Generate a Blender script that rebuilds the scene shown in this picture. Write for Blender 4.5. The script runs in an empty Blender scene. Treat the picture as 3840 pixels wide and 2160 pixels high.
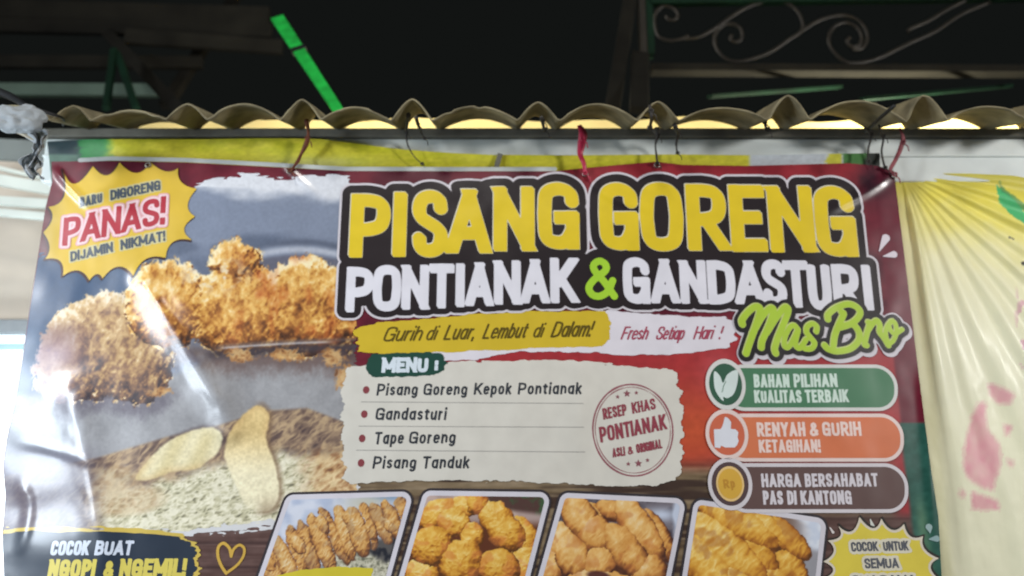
import bpy, math, random
import numpy as np

# ------------------------------------------------------------------ camera, world, lights, exposure
scene = bpy.context.scene
EYE = 1.5                                    # camera height
PITCH = math.radians(12.3)
LENS = 26.0
cam_d = bpy.data.cameras.new('camera')
cam_d.lens = LENS; cam_d.sensor_width = 36.0; cam_d.clip_start = 0.05; cam_d.clip_end = 500
cam_d.dof.use_dof = True; cam_d.dof.focus_distance = 1.36; cam_d.dof.aperture_fstop = 1.8
cam = bpy.data.objects.new('camera', cam_d); scene.collection.objects.link(cam)
cam.location = (0, 0, EYE); cam.rotation_euler = (math.radians(90) + PITCH, 0, 0)
scene.camera = cam

w = bpy.data.worlds.new('World'); scene.world = w; w.use_nodes = True
bg = w.node_tree.nodes['Background']
bg.inputs[0].default_value = (0.80, 0.92, 0.86, 1); bg.inputs[1].default_value = 0.0075   # night sky over a lit street

def lamp(name, kind, loc, power, color, size=0.3, size_y=None, target=None):
    d = bpy.data.lights.new(name, kind); d.energy = power; d.color = color
    if kind == 'AREA':
        d.size = size
        if size_y: d.shape = 'RECTANGLE'; d.size_y = size_y
    else:
        d.shadow_soft_size = size
    o = bpy.data.objects.new(name, d); scene.collection.objects.link(o); o.location = loc
    if target is not None:
        from mathutils import Vector
        o.rotation_euler = (Vector(target) - Vector(loc)).to_track_quat('-Z', 'Y').to_euler()
    return o
lamp('street_lamp_light', 'AREA', (-0.5, -0.7, 4.3), 58, (1.0, 0.96, 0.90), 0.5, None, (0.1, 1.75, 1.6))
lamp('neighbour_stall_light', 'AREA', (-2.2, 0.9, 1.6), 31, (0.80, 0.90, 1.0), 0.5, 0.8, (-0.6, 1.75, 1.5))
lamp('right_fill_light', 'AREA', (4.3, -1.5, 2.4), 145, (1.0, 0.97, 0.94), 0.6, None, (0.4, 1.75, 1.8))  # added fill from the right, lights the beam under the eave
lamp('left_fill_light', 'AREA', (-4.3, -1.8, 2.7), 90, (0.97, 0.98, 1.0), 0.6, None, (-0.2, 1.75, 1.8))  # added fill from the left front, counterpart of the right one
lamp('stall_bulb_light', 'POINT', (1.30, 2.45, 2.34), 95, (1.0, 0.92, 0.70), 0.06)
lamp('stall_fill_light', 'POINT', (-0.35, 2.5, 2.34), 26, (1.0, 0.90, 0.72), 0.06)  # added weaker bulb, brightens the left end of the tarpaulin
lamp('back_stall_tube_light', 'POINT', (-1.75, 2.15, 1.15), 30, (0.86, 0.95, 1.0), 0.10)
scene.view_settings.view_transform = 'Standard'; scene.view_settings.look = 'None'
scene.view_settings.exposure = 0.0; scene.view_settings.gamma = 1.0

# ------------------------------------------------------------------ small helpers
RNG = np.random.RandomState(7); random.seed(7)
FPX = LENS / 36.0 * 3840
CT, ST = math.cos(PITCH), math.sin(PITCH)
YB = 1.75                                    # the hanging banner's plane

def plane(px, py, Y=YB):
    """photo pixel -> (x, z) in mm on the upright plane y = Y (z from eye level)"""
    px = np.asarray(px, float); py = np.asarray(py, float)
    a = (px - 1920) / FPX; b = (1080 - py) / FPX
    t = Y / (CT - b * ST)
    return a * t * 1000, (ST + b * CT) * t * 1000
def art(u, v, Y=YB):
    """inverse of plane(): mm on the plane -> artwork units"""
    x = u / 1000; z = v / 1000
    d = Y * CT + z * ST
    return 1920 + FPX * x / d, 1080 - FPX * (z * CT - Y * ST) / d
def P3(px, py, Y):
    u, v = plane(px, py, Y)
    return (float(u) / 1000, Y, EYE + float(v) / 1000)

def lin1(c):
    c = c / 255.0
    return c / 12.92 if c <= 0.04045 else ((c + 0.055) / 1.055) ** 2.4
GAIN = 1.0
def lin(rgb, g=None):
    g = GAIN if g is None else g
    return tuple(min(0.85, lin1(c) * g) for c in rgb)
def linarr(a):
    a = np.clip(np.asarray(a, float), 0, 255) / 255.0
    return np.clip(np.where(a <= 0.04045, a / 12.92, ((a + 0.055) / 1.055) ** 2.4) * GAIN, 0, 0.85)

# numpy value noise
_tab = np.random.RandomState(3).rand(256, 256)
def vnoise(x, y, seed=0):
    x = np.asarray(x, float) + seed * 17.31; y = np.asarray(y, float) + seed * 41.77
    xi = np.floor(x).astype(int); yi = np.floor(y).astype(int)
    fx = x - xi; fy = y - yi
    fx = fx * fx * (3 - 2 * fx); fy = fy * fy * (3 - 2 * fy)
    a = _tab[yi % 256, xi % 256]; b = _tab[yi % 256, (xi + 1) % 256]
    c = _tab[(yi + 1) % 256, xi % 256]; d = _tab[(yi + 1) % 256, (xi + 1) % 256]
    return (a * (1 - fx) + b * fx) * (1 - fy) + (c * (1 - fx) + d * fx) * fy
def fbm(x, y, seed=0, o=4):
    s = 0; amp = 0.5; t = 0
    for k in range(o):
        s = s + amp * vnoise(x * 2 ** k, y * 2 ** k, seed + k * 3); t += amp; amp *= 0.55
    return s / t
def sstep(a, b, x):
    t = np.clip((x - a) / (b - a), 0, 1); return t * t * (3 - 2 * t)
def mix(a, b, t):
    a = np.asarray(a, float); b = np.asarray(b, float); t = np.asarray(t)[..., None]
    return a * (1 - t) + b * t
def ramp(t, stops):
    xs = [s[0] for s in stops]
    return np.stack([np.interp(t, xs, [s[1][k] for s in stops]) for k in range(3)], -1)

# ------------------------------------------------------------------ materials
def material(name, color=(0.5, 0.5, 0.5), rough=0.5, attr=False, vary=0.06, scale=40.0, bump=0.0, spec=0.5,
             metallic=0.0, emit=None, trans=0.0, coat=0.0, bscale=None):
    m = bpy.data.materials.new(name); m.use_nodes = True
    nt = m.node_tree; p = nt.nodes['Principled BSDF']
    p.inputs['Roughness'].default_value = rough; p.inputs['Metallic'].default_value = metallic
    p.inputs['Specular IOR Level'].default_value = spec
    p.inputs['Coat Weight'].default_value = coat; p.inputs['Coat Roughness'].default_value = 0.15
    tc = nt.nodes.new('ShaderNodeTexCoord')
    nz = nt.nodes.new('ShaderNodeTexNoise'); nz.inputs['Scale'].default_value = scale; nz.inputs['Detail'].default_value = 6
    nt.links.new(tc.outputs['Object'], nz.inputs['Vector'])
    mr = nt.nodes.new('ShaderNodeMapRange'); mr.inputs['To Min'].default_value = 1 - vary; mr.inputs['To Max'].default_value = 1 + vary
    mr.inputs['From Min'].default_value = 0.3; mr.inputs['From Max'].default_value = 0.7
    nt.links.new(nz.outputs['Fac'], mr.inputs['Value'])
    hs = nt.nodes.new('ShaderNodeHueSaturation'); hs.inputs['Color'].default_value = (*color, 1)
    if attr:
        at = nt.nodes.new('ShaderNodeVertexColor'); at.layer_name = 'Col'
        nt.links.new(at.outputs['Color'], hs.inputs['Color'])
    nt.links.new(mr.outputs[0], hs.inputs['Value'])
    nt.links.new(hs.outputs[0], p.inputs['Base Color'])
    if bump:
        nb = nt.nodes.new('ShaderNodeTexNoise'); nb.inputs['Scale'].default_value = bscale or scale * 2; nb.inputs['Detail'].default_value = 4
        nt.links.new(tc.outputs['Object'], nb.inputs['Vector'])
        b = nt.nodes.new('ShaderNodeBump'); b.inputs['Strength'].default_value = bump; b.inputs['Distance'].default_value = 0.004
        nt.links.new(nb.outputs['Fac'], b.inputs['Height']); nt.links.new(b.outputs[0], p.inputs['Normal'])
    if emit:
        p.inputs['Emission Color'].default_value = (*emit[0], 1); p.inputs['Emission Strength'].default_value = emit[1]
    if trans:
        out = nt.nodes['Material Output']
        tr = nt.nodes.new('ShaderNodeBsdfTranslucent'); nt.links.new(hs.outputs[0], tr.inputs['Color'])
        mx = nt.nodes.new('ShaderNodeMixShader'); mx.inputs[0].default_value = trans
        nt.links.new(p.outputs[0], mx.inputs[1]); nt.links.new(tr.outputs[0], mx.inputs[2]); nt.links.new(mx.outputs[0], out.inputs['Surface'])
    return m
M_eye = material('eyelet_metal', lin((150, 146, 138)), 0.35, metallic=0.8)
VR = 0.31                                    # gloss of the laminated vinyl
_ink = {}
def ink(rgb):
    """printed ink of one colour on the banner's vinyl"""
    if rgb not in _ink: _ink[rgb] = material('printed_ink', lin(rgb), VR, vary=0.05, scale=18, coat=0.25)
    return _ink[rgb]
M_print = material('printed_vinyl', (1, 1, 1), VR, attr=True, vary=0.04, scale=18, coat=0.25)

# ------------------------------------------------------------------ mesh making
def link(name, me, mat=None, parent=None, smooth=True):
    o = bpy.data.objects.new(name, me); scene.collection.objects.link(o)
    if mat: me.materials.append(mat)
    if smooth: me.polygons.foreach_set('use_smooth', np.ones(len(me.polygons), bool))
    if parent: o.parent = parent
    return o
def raw_mesh(name, V, loops, totals, col=None):
    me = bpy.data.meshes.new(name)
    V = np.asarray(V, np.float32)
    me.vertices.add(len(V)); me.vertices.foreach_set('co', V.ravel())
    me.loops.add(len(loops)); me.loops.foreach_set('vertex_index', np.asarray(loops, np.int32))
    me.polygons.add(len(totals))
    starts = np.concatenate([[0], np.cumsum(totals)[:-1]]).astype(np.int32)
    me.polygons.foreach_set('loop_start', starts); me.polygons.foreach_set('loop_total', np.asarray(totals, np.int32))
    if col is not None:
        a = me.color_attributes.new('Col', 'FLOAT_COLOR', 'POINT')
        c = np.ones((len(V), 4), np.float32); c[:, :3] = col
        a.data.foreach_set('color', c.ravel())
    me.update(calc_edges=True); me.validate()
    return me
def tag(o, label=None, cat=None, group=None, kind=None):
    if label: o['label'] = label
    if cat: o['category'] = cat
    if group: o['group'] = group
    if kind: o['kind'] = kind
    return o
def empty(name, loc, label, cat, group=None):
    o = bpy.data.objects.new(name, None); scene.collection.objects.link(o); o.location = loc; o.empty_display_size = 0.1
    return tag(o, label, cat, group)

class Geo:
    """collects boxes, bars, tubes into one mesh"""
    def __init__(s): s.V = []; s.F = []
    def add(s, V, F):
        n = len(s.V); s.V += [tuple(map(float, v)) for v in V]; s.F += [tuple(i + n for i in f) for f in F]
    def box(s, lo, hi):
        x0, y0, z0 = lo; x1, y1, z1 = hi
        s.add([(x0,y0,z0),(x1,y0,z0),(x1,y1,z0),(x0,y1,z0),(x0,y0,z1),(x1,y0,z1),(x1,y1,z1),(x0,y1,z1)],
              [(0,3,2,1),(4,5,6,7),(0,1,5,4),(1,2,6,5),(2,3,7,6),(3,0,4,7)])
    def bar(s, a, b, w, h, up=(0, 0, 1), w2=None):
        a = np.array(a, float); b = np.array(b, float); d = (b - a) / np.linalg.norm(b - a)
        r = np.cross(d, up); r /= np.linalg.norm(r); u = np.cross(r, d)
        V = []
        for p, ww in ((a, w), (b, w2 or w)):
            for sx, sz in ((-1,-1),(1,-1),(1,1),(-1,1)): V.append(p + r * sx * ww / 2 + u * sz * h / 2)
        s.add(V, [(0,1,2,3),(7,6,5,4),(0,4,5,1),(1,5,6,2),(2,6,7,3),(3,7,4,0)])
    def tube(s, pts, r, n=8, rs=None, flat=1.0):
        pts = np.array(pts, float); T = np.gradient(pts, axis=0); T /= np.linalg.norm(T, axis=1)[:, None] + 1e-12
        ref = np.array([0.13, -1, 0.21]); V = []; F = []
        for i, (p, t) in enumerate(zip(pts, T)):
            x = np.cross(t, ref); x /= np.linalg.norm(x); y = np.cross(t, x)
            rr = r if rs is None else rs[i]
            for k in range(n):
                a = 2 * math.pi * k / n; V.append(p + rr * (x * math.cos(a) + y * math.sin(a) * flat))
        m = len(pts)
        for i in range(m - 1):
            for k in range(n): F.append((i*n+k, i*n+(k+1)%n, (i+1)*n+(k+1)%n, (i+1)*n+k))
        F.append(tuple(range(n - 1, -1, -1))); F.append(tuple((m-1)*n + k for k in range(n)))
        s.add(V, F)
    def build(s, name, mat, parent=None, smooth=False, bevel=0.0):
        me = bpy.data.meshes.new(name); me.from_pydata(s.V, [], s.F); me.update()
        o = link(name, me, mat, parent, smooth)
        if parent is not None and parent.type == 'EMPTY':
            o.location = -parent.location
        if bevel:
            b = o.modifiers.new('bevel', 'BEVEL'); b.width = bevel; b.segments = 2; b.limit_method = 'ANGLE'
        return o
def catmull(pts, closed=False, n=7):
    P = [np.array(p, float) for p in pts]; out = []
    m = len(P); rng = range(m if closed else m - 1)
    for i in rng:
        p1 = P[i]; p2 = P[(i + 1) % m]
        p0 = P[(i - 1) % m] if (closed or i > 0) else 2 * p1 - p2
        p3 = P[(i + 2) % m] if (closed or i + 2 < m) else 2 * p2 - p1
        for k in range(n):
            t = k / n
            out.append(0.5 * (2*p1 + (p2-p0)*t + (2*p0-5*p1+4*p2-p3)*t*t + (3*p1-p0-3*p2+p3)*t**3))
    out.append(P[0] if closed else P[-1])
    return np.array(out)

# ------------------------------------------------------------------ shapes on the banner as signed distance fields
class Field:
    def __init__(s, u0, v0, u1, v1, cell, big=60.0):
        s.us = np.arange(u0, u1 + cell, cell); s.vs = np.arange(v0, v1 + cell, cell); s.cell = cell; s.big = big
        s.F = np.full((len(s.vs), len(s.us)), big)
    def grid(s): return np.meshgrid(s.us, s.vs)
    def win(s, a0, a1, b0, b1):
        i0 = max(0, int((a0 - s.us[0]) / s.cell)); i1 = min(len(s.us), int((a1 - s.us[0]) / s.cell) + 2)
        j0 = max(0, int((b0 - s.vs[0]) / s.cell)); j1 = min(len(s.vs), int((b1 - s.vs[0]) / s.cell) + 2)
        return i0, i1, j0, j1
    def stroke(s, pts, w, butt=True, clip=None):
        """pts (n,2) mm, w half width; clip = (origin, normal, lo, hi)"""
        m = s.big
        for k in range(len(pts) - 1):
            a = pts[k]; b = pts[k + 1]; d = b - a; L = math.hypot(*d)
            if L < 1e-6: continue
            d = d / L
            i0, i1, j0, j1 = s.win(min(a[0], b[0]) - w - m, max(a[0], b[0]) + w + m, min(a[1], b[1]) - w - m, max(a[1], b[1]) + w + m)
            if i1 <= i0 or j1 <= j0: continue
            U, V = np.meshgrid(s.us[i0:i1], s.vs[j0:j1])
            x = U - a[0]; y = V - a[1]
            t = x * d[0] + y * d[1]; p = np.abs(-x * d[1] + y * d[0])
            ex = np.maximum(np.maximum(-t, t - L), 0)
            D = np.hypot(ex, p) - w
            if butt:
                ends = np.zeros_like(t, bool)
                if k == 0: ends |= t < 0
                if k == len(pts) - 2: ends |= t > L
                D = np.where(ends, np.where(p > w, np.hypot(p - w, ex), np.maximum(p - w, ex)), D)
            if clip is not None:
                o, n, lo, hi = clip
                h = (U - o[0]) * n[0] + (V - o[1]) * n[1]
                q = np.maximum(lo - h, h - hi)
                D = np.where((D > 0) & (q > 0), np.hypot(np.maximum(D, 0), np.maximum(q, 0)), np.maximum(D, q))
            s.F[j0:j1, i0:i1] = np.minimum(s.F[j0:j1, i0:i1], D)
    def poly(s, pts):
        pts = np.asarray(pts, float); U, V = s.grid()
        D = np.full(U.shape, 1e9); inside = np.zeros(U.shape, bool)
        n = len(pts)
        for k in range(n):
            a = pts[k]; b = pts[(k + 1) % n]; e = b - a; L2 = e @ e
            if L2 < 1e-9: continue
            x = U - a[0]; y = V - a[1]; t = np.clip((x * e[0] + y * e[1]) / L2, 0, 1)
            D = np.minimum(D, np.hypot(x - t * e[0], y - t * e[1]))
            c = ((a[1] > V) != (b[1] > V))
            if a[1] != b[1]:
                inside ^= c & (U < (b[0] - a[0]) * (V - a[1]) / (b[1] - a[1]) + a[0])
        s.F = np.minimum(s.F, np.where(inside, -D, D)); return s
    def ellipse(s, c, ru, rv):
        U, V = s.grid(); q = np.hypot((U - c[0]) / ru, (V - c[1]) / rv)
        s.F = np.minimum(s.F, (q - 1) * min(ru, rv)); return s

def PL(pts):
    """pixel polygon -> mm"""
    a = np.asarray(pts, float); u, v = plane(a[:, 0], a[:, 1]); return np.stack([u, v], 1)
def field_for(pts, cell, pad):
    p = np.asarray(pts); return Field(p[:, 0].min() - pad, p[:, 1].min() - pad, p[:, 0].max() + pad, p[:, 1].max() + pad, cell)

# ---- the vinyl is not flat: creases, sags and curled edges (mm towards the viewer)
RIDGES = [  # pixel polyline, sigma mm, height mm
    ([(490, 985), (590, 1140), (720, 1350), (840, 1560), (880, 1690)], 62, 20.5, 0.14, 1),
    ([(225, 1380), (265, 1520), (315, 1720), (355, 1960), (380, 2250)], 56, 12.5, 0.14, 1),
    ([(60, 1780), (110, 1900), (70, 2100)], 15, 4.5, 0.3),
    ([(195, 620), (260, 700), (350, 790)], 9, 4.0, 0.25),
    ([(1050, 600), (1110, 660), (1200, 740)], 9, 3.0, 0.3),
    ([(3360, 640), (3250, 720), (3050, 820)], 12, 3.5, 0.3),
    ([(3450, 1350), (3480, 1650), (3510, 2100)], 12, 4.0, 0.3),
    ([(2180, 640), (2290, 740), (2500, 800)], 12, 3.0, 0.3),
    ([(30, 1650), (220, 1690), (420, 1760), (560, 1800)], 12, 3.0, 0.3),
    ([(2160, 1250), (2175, 1500), (2160, 1800)], 30, 2.2, 0.3),
    ([(2830, 1400), (2700, 1600), (2500, 1900)], 40, 2.6, 0.3),
]
_R = []
for pts, sg, h, tp, *tent in RIDGES:
    c = catmull([np.array(p, float) for p in pts], n=5); _R.append((PL(c), sg, h, tp, bool(tent)))
def disp(u, v):
    u = np.asarray(u, float); v = np.asarray(v, float)
    d = 5 * np.sin(u / 330 + 0.6) * np.sin(v / 260 + 1.1) + 5.0 * (fbm(u / 210, v / 260, 5, 3) - 0.5) + 1.6 * (fbm(u / 60, v / 75, 9, 2) - 0.5)
    left = sstep(-870, -1010, u); d = d + left * (3.0 * np.sin(v / 55) * sstep(300, -100, v))
    k = np.maximum(0, -805 - u); d = d - 0.00036 * k * k * sstep(330, -40, v) * (0.8 + 0.5 * fbm(v / 120, u / 200, 27, 2))
    for P, sg, h, tp, tent in _R:
        a = P[0]; best = np.full(u.shape, 1e9); tt = np.zeros(u.shape)
        n = len(P) - 1
        m = (u > P[:, 0].min() - 4 * sg) & (u < P[:, 0].max() + 4 * sg) & (v > P[:, 1].min() - 4 * sg) & (v < P[:, 1].max() + 4 * sg)
        if not m.any(): continue
        uu = u[m]; vv = v[m]; bb = np.full(uu.shape, 1e9); tb = np.zeros(uu.shape); sb = np.zeros(uu.shape)
        for k in range(n):
            a = P[k]; e = P[k + 1] - a; L2 = e @ e
            x = uu - a[0]; y = vv - a[1]; t = np.clip((x * e[0] + y * e[1]) / L2, 0, 1)
            D = np.hypot(x - t * e[0], y - t * e[1]); q = D < bb
            bb = np.where(q, D, bb); tb = np.where(q, (k + t) / n, tb); sb = np.where(q, e[0] * y - e[1] * x, sb)
        if tent:      # a flat facet on the lower left flank, a soft fall on the other
            W = sg * (0.45 + 0.55 * np.sin(np.clip(tb, 0, 1) * math.pi)) * (0.8 + 0.4 * fbm(tb * 6, np.zeros_like(tb), 23, 2))
            lo = W / sg * 0.12 * np.log1p(np.exp(np.clip((1 - bb / W) / 0.12, -40, 40)))
            sd = np.sign(sb) * bb; wt = 1 / (1 + np.exp(-np.clip(sd / 7, -40, 40)))
            lo = W / sg * 0.16 * np.log1p(np.exp(np.clip((1 + np.minimum(sd, 20) / W) / 0.16, -40, 40)))
            base = lo * (1 - wt) + W / sg * np.exp(-(np.maximum(sd, 0) / 48) ** 2) * wt
        else: base = np.exp(-(bb / sg) ** 2)
        prof = base * sstep(0, tp, tb) * sstep(1, 1 - tp, tb)
        prof = prof * (0.86 + 0.28 * fbm(tb * 9, bb / 30, 21, 2))
        dd = np.zeros(u.shape); dd[m] = h * prof; d = d + dd
    return d
LAYER = 0.35                                  # mm between one printed layer and the next

_CASES = {1: [[0,4,7]], 2: [[1,5,4]], 3: [[0,1,5,7]], 4: [[2,6,5]], 5: [[0,4,7],[2,6,5]], 6: [[1,2,6,4]], 7: [[0,1,2,6,7]],
          8: [[3,7,6]], 9: [[0,4,6,3]], 10: [[1,5,4],[3,7,6]], 11: [[0,1,5,6,3]], 12: [[2,3,7,5]], 13: [[0,4,5,2,3]],
          14: [[1,2,3,7,4]], 15: [[0,1,2,3]]}
def contour(fl, level=0.0, F=None):
    """filled region F < level as vertices (u, v) + polygons"""
    F = (fl.F if F is None else F) - level
    F = F.copy(); F[0, :] = F[-1, :] = np.maximum(F[0, 0], 1e-3); F[:, 0] = F[:, -1] = 1e-3; F[0, :] = 1e-3; F[-1, :] = 1e-3
    F[np.abs(F) < 1e-6] = 1e-6
    nv, nu = F.shape; ins = F < 0
    NC = nu * nv; NH = nv * (nu - 1)
    case = ins[:-1, :-1] * 1 + ins[:-1, 1:] * 2 + ins[1:, 1:] * 4 + ins[1:, :-1] * 8
    loops = []; totals = []
    for c, polys in _CASES.items():
        j, i = np.nonzero(case == c)
        if not len(j): continue
        ids = {0: j*nu+i, 1: j*nu+i+1, 2: (j+1)*nu+i+1, 3: (j+1)*nu+i, 4: NC+j*(nu-1)+i, 5: NC+NH+j*nu+i+1, 6: NC+(j+1)*(nu-1)+i, 7: NC+NH+j*nu+i}
        for p in polys:
            a = np.stack([ids[k] for k in p], 1); loops.append(a.ravel()); totals.append(np.full(len(a), len(p)))
    if not loops: return None
    loops = np.concatenate(loops); totals = np.concatenate(totals)
    used, inv = np.unique(loops, return_inverse=True)
    U, V = np.meshgrid(fl.us, fl.vs)
    th = F[:, :-1] / (F[:, :-1] - F[:, 1:] + 1e-12); tv = F[:-1, :] / (F[:-1, :] - F[1:, :] + 1e-12)
    au = np.concatenate([U.ravel(), (U[:, :-1] + th * fl.cell).ravel(), U[:-1, :].ravel()])
    av = np.concatenate([V.ravel(), V[:, :-1].ravel(), (V[:-1, :] + tv * fl.cell).ravel()])
    return au[used], av[used], inv.reshape(-1), totals
def sheet(name, fl, mat, layer, parent, level=0.0, F=None, paint=None, Y=YB):
    r = contour(fl, level, F)
    if r is None: raise ValueError('empty field ' + name)
    u, v, loops, totals = r
    col = None
    if paint is not None: col = linarr(paint(u, v))
    dd = disp(u, v) + layer * LAYER; k = 1 - dd / (Y * 1000)      # scaled along the camera rays, so the print keeps its projected position
    V = np.stack([u * k / 1000, Y - dd / 1000, EYE + v * k / 1000], 1)
    if parent is not None:
        root = parent
        while root.parent: root = root.parent
        V = V - np.array(root.location)
    return link(name, raw_mesh(name, V, loops, totals, col), mat, parent)

# ------------------------------------------------------------------ lettering: a stroke alphabet
def _c(*p): return ('c', p)
def _o(*p): return ('o', p)
def _l(*p): return ('l', p)
def _d(*p): return ('d', p)
GL = {
 'A': (.62, [_d((0,0),(.5,1)), _d((1,0),(.5,1)), _l((.2,.26),(.8,.26))]),
 'B': (.54, [_l((0,0),(0,1)), _c((0,1),(.45,1),(.8,.95),(.93,.77),(.8,.58),(.45,.53),(0,.53)), _c((.3,.53),(.6,.52),(.9,.44),(1,.27),(.9,.07),(.5,0),(0,0))]),
 'C': (.54, [_c((1,.72),(.92,.92),(.5,1),(.08,.92),(0,.66),(0,.34),(.08,.08),(.5,0),(.92,.08),(1,.28))]),
 'D': (.56, [_l((0,0),(0,1)), _c((0,1),(.4,1),(.88,.9),(1,.64),(1,.36),(.88,.1),(.4,0),(0,0))]),
 'E': (.46, [_l((0,0),(0,1)), _l((0,1),(1,1)), _l((0,.51),(.84,.51)), _l((0,0),(1,0))]),
 'F': (.46, [_l((0,0),(0,1)), _l((0,1),(1,1)), _l((0,.51),(.84,.51))]),
 'G': (.58, [_c((1,.72),(.92,.92),(.5,1),(.08,.92),(0,.66),(0,.34),(.08,.08),(.5,0),(.8,.05),(.98,.2)), _l((1,.0),(1,.46)), _l((1.0,.46),(.58,.46))]),
 'H': (.56, [_l((0,0),(0,1)), _l((1,0),(1,1)), _l((0,.52),(1,.52))]),
 'I': (.0, [_l((.5,0),(.5,1))]),
 'J': (.45, [_c((1,1),(1,.65),(1,.3),(.85,.05),(.5,0),(.12,.06),(0,.25))]),
 'K': (.56, [_l((0,0),(0,1)), _d((.95,1),(.1,.38)), _d((.33,.56),(1,0))]),
 'L': (.44, [_l((0,0),(0,1)), _l((0,0),(1,0))]),
 'M': (.78, [_l((0,0),(0,1)), _l((1,0),(1,1)), _d((0,1),(.5,.15)), _d((1,1),(.5,.15))]),
 'N': (.6, [_l((0,0),(0,1)), _l((1,0),(1,1)), _d((.02,1),(.98,0))]),
 'O': (.58, [_o((1,.62),(.9,.92),(.5,1),(.1,.92),(0,.62),(0,.38),(.1,.08),(.5,0),(.9,.08),(1,.38))]),
 'P': (.54, [_l((0,0),(0,1)), _c((0,1),(.45,1),(.88,.93),(1,.72),(.88,.5),(.45,.42),(0,.42))]),
 'R': (.56, [_l((0,0),(0,1)), _c((0,1),(.45,1),(.85,.94),(.96,.74),(.85,.53),(.45,.46),(0,.46)), _d((.42,.48),(1,0))]),
 'S': (.54, [_c((.97,.74),(.88,.94),(.5,1),(.12,.94),(0,.76),(.12,.61),(.5,.5),(.88,.39),(1,.24),(.88,.06),(.5,0),(.12,.06),(.03,.26))]),
 'T': (.5, [_l((0,1),(1,1)), _l((.5,0),(.5,1))]),
 'U': (.56, [_c((0,1),(0,.65),(0,.3),(.12,.06),(.5,0),(.88,.06),(1,.3),(1,.65),(1,1))]),
 'Y': (.58, [_d((0,1),(.5,.42)), _d((1,1),(.5,.42)), _l((.5,0),(.5,.46))]),
 '&': (.6, [_c((1,0),(.62,.4),(.25,.72),(.22,.9),(.45,1),(.68,.9),(.66,.72),(.2,.46),(0,.24),(.12,.05),(.42,0),(.75,.14),(.95,.44))]),
 '!': (.0, [_l((.5,.48),(.5,1)), _l((.5,-.02),(.5,.06))]),
 ':': (.0, [_l((.5,.62),(.5,.7)), _l((.5,.12),(.5,.2))]),
 ',': (.08, [_l((1,.06),(0,-.16))]),
 'a': (.4, [_o((1,.35),(.85,.62),(.5,.7),(.12,.6),(0,.35),(.12,.1),(.5,0),(.85,.08)), _l((1,0),(1,.7))]),
 'b': (.4, [_o((1,.35),(.85,.62),(.5,.7),(.12,.6),(0,.35),(.12,.1),(.5,0),(.85,.08)), _l((0,0),(0,1))]),
 'd': (.4, [_o((1,.35),(.85,.62),(.5,.7),(.12,.6),(0,.35),(.12,.1),(.5,0),(.85,.08)), _l((1,0),(1,1))]),
 'e': (.4, [_c((0,.37),(.5,.37),(1,.38),(.9,.6),(.5,.7),(.1,.6),(0,.35),(.1,.08),(.5,0),(.95,.1))]),
 'g': (.4, [_o((1,.35),(.85,.62),(.5,.7),(.12,.6),(0,.35),(.12,.1),(.5,0),(.85,.08)), _c((1,.7),(1,.3),(1,-.1),(.8,-.27),(.4,-.3),(.05,-.22))]),
 'h': (.38, [_l((0,0),(0,1)), _c((0,.4),(.2,.62),(.6,.7),(.92,.6),(1,.4),(1,0))]),
 'i': (.0, [_l((.5,0),(.5,.68)), _l((.5,1.0),(.5,1.04))]),
 'k': (.38, [_l((0,0),(0,1)), _l((0,.24),(.9,.7)), _l((.35,.42),(1,0))]),
 'l': (.0, [_l((.5,0),(.5,1))]),
 'm': (.62, [_l((0,0),(0,.7)), _c((0,.4),(.1,.62),(.28,.7),(.45,.62),(.5,.4),(.5,0)), _c((.5,.4),(.6,.62),(.78,.7),(.95,.62),(1,.4),(1,0))]),
 'n': (.38, [_l((0,0),(0,.7)), _c((0,.4),(.2,.62),(.6,.7),(.92,.6),(1,.4),(1,0))]),
 'o': (.4, [_o((1,.35),(.86,.62),(.5,.7),(.14,.62),(0,.35),(.14,.08),(.5,0),(.86,.08))]),
 'p': (.4, [_o((1,.35),(.85,.62),(.5,.7),(.12,.6),(0,.35),(.12,.1),(.5,0),(.85,.08)), _l((0,-.3),(0,.7))]),
 'r': (.24, [_l((0,0),(0,.7)), _c((0,.4),(.3,.62),(1,.69))]),
 's': (.34, [_c((.95,.6),(.5,.7),(.08,.6),(.08,.45),(.5,.36),(.92,.25),(.92,.1),(.5,0),(.03,.1))]),
 't': (.26, [_c((.4,.95),(.4,.5),(.42,.15),(.65,0),(1,.05)), _l((0,.7),(1,.7))]),
 'u': (.38, [_c((0,.7),(0,.35),(.1,.08),(.45,0),(.85,.12),(1,.4)), _l((1,0),(1,.7))]),
 'q': (.3, []),
}
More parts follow.
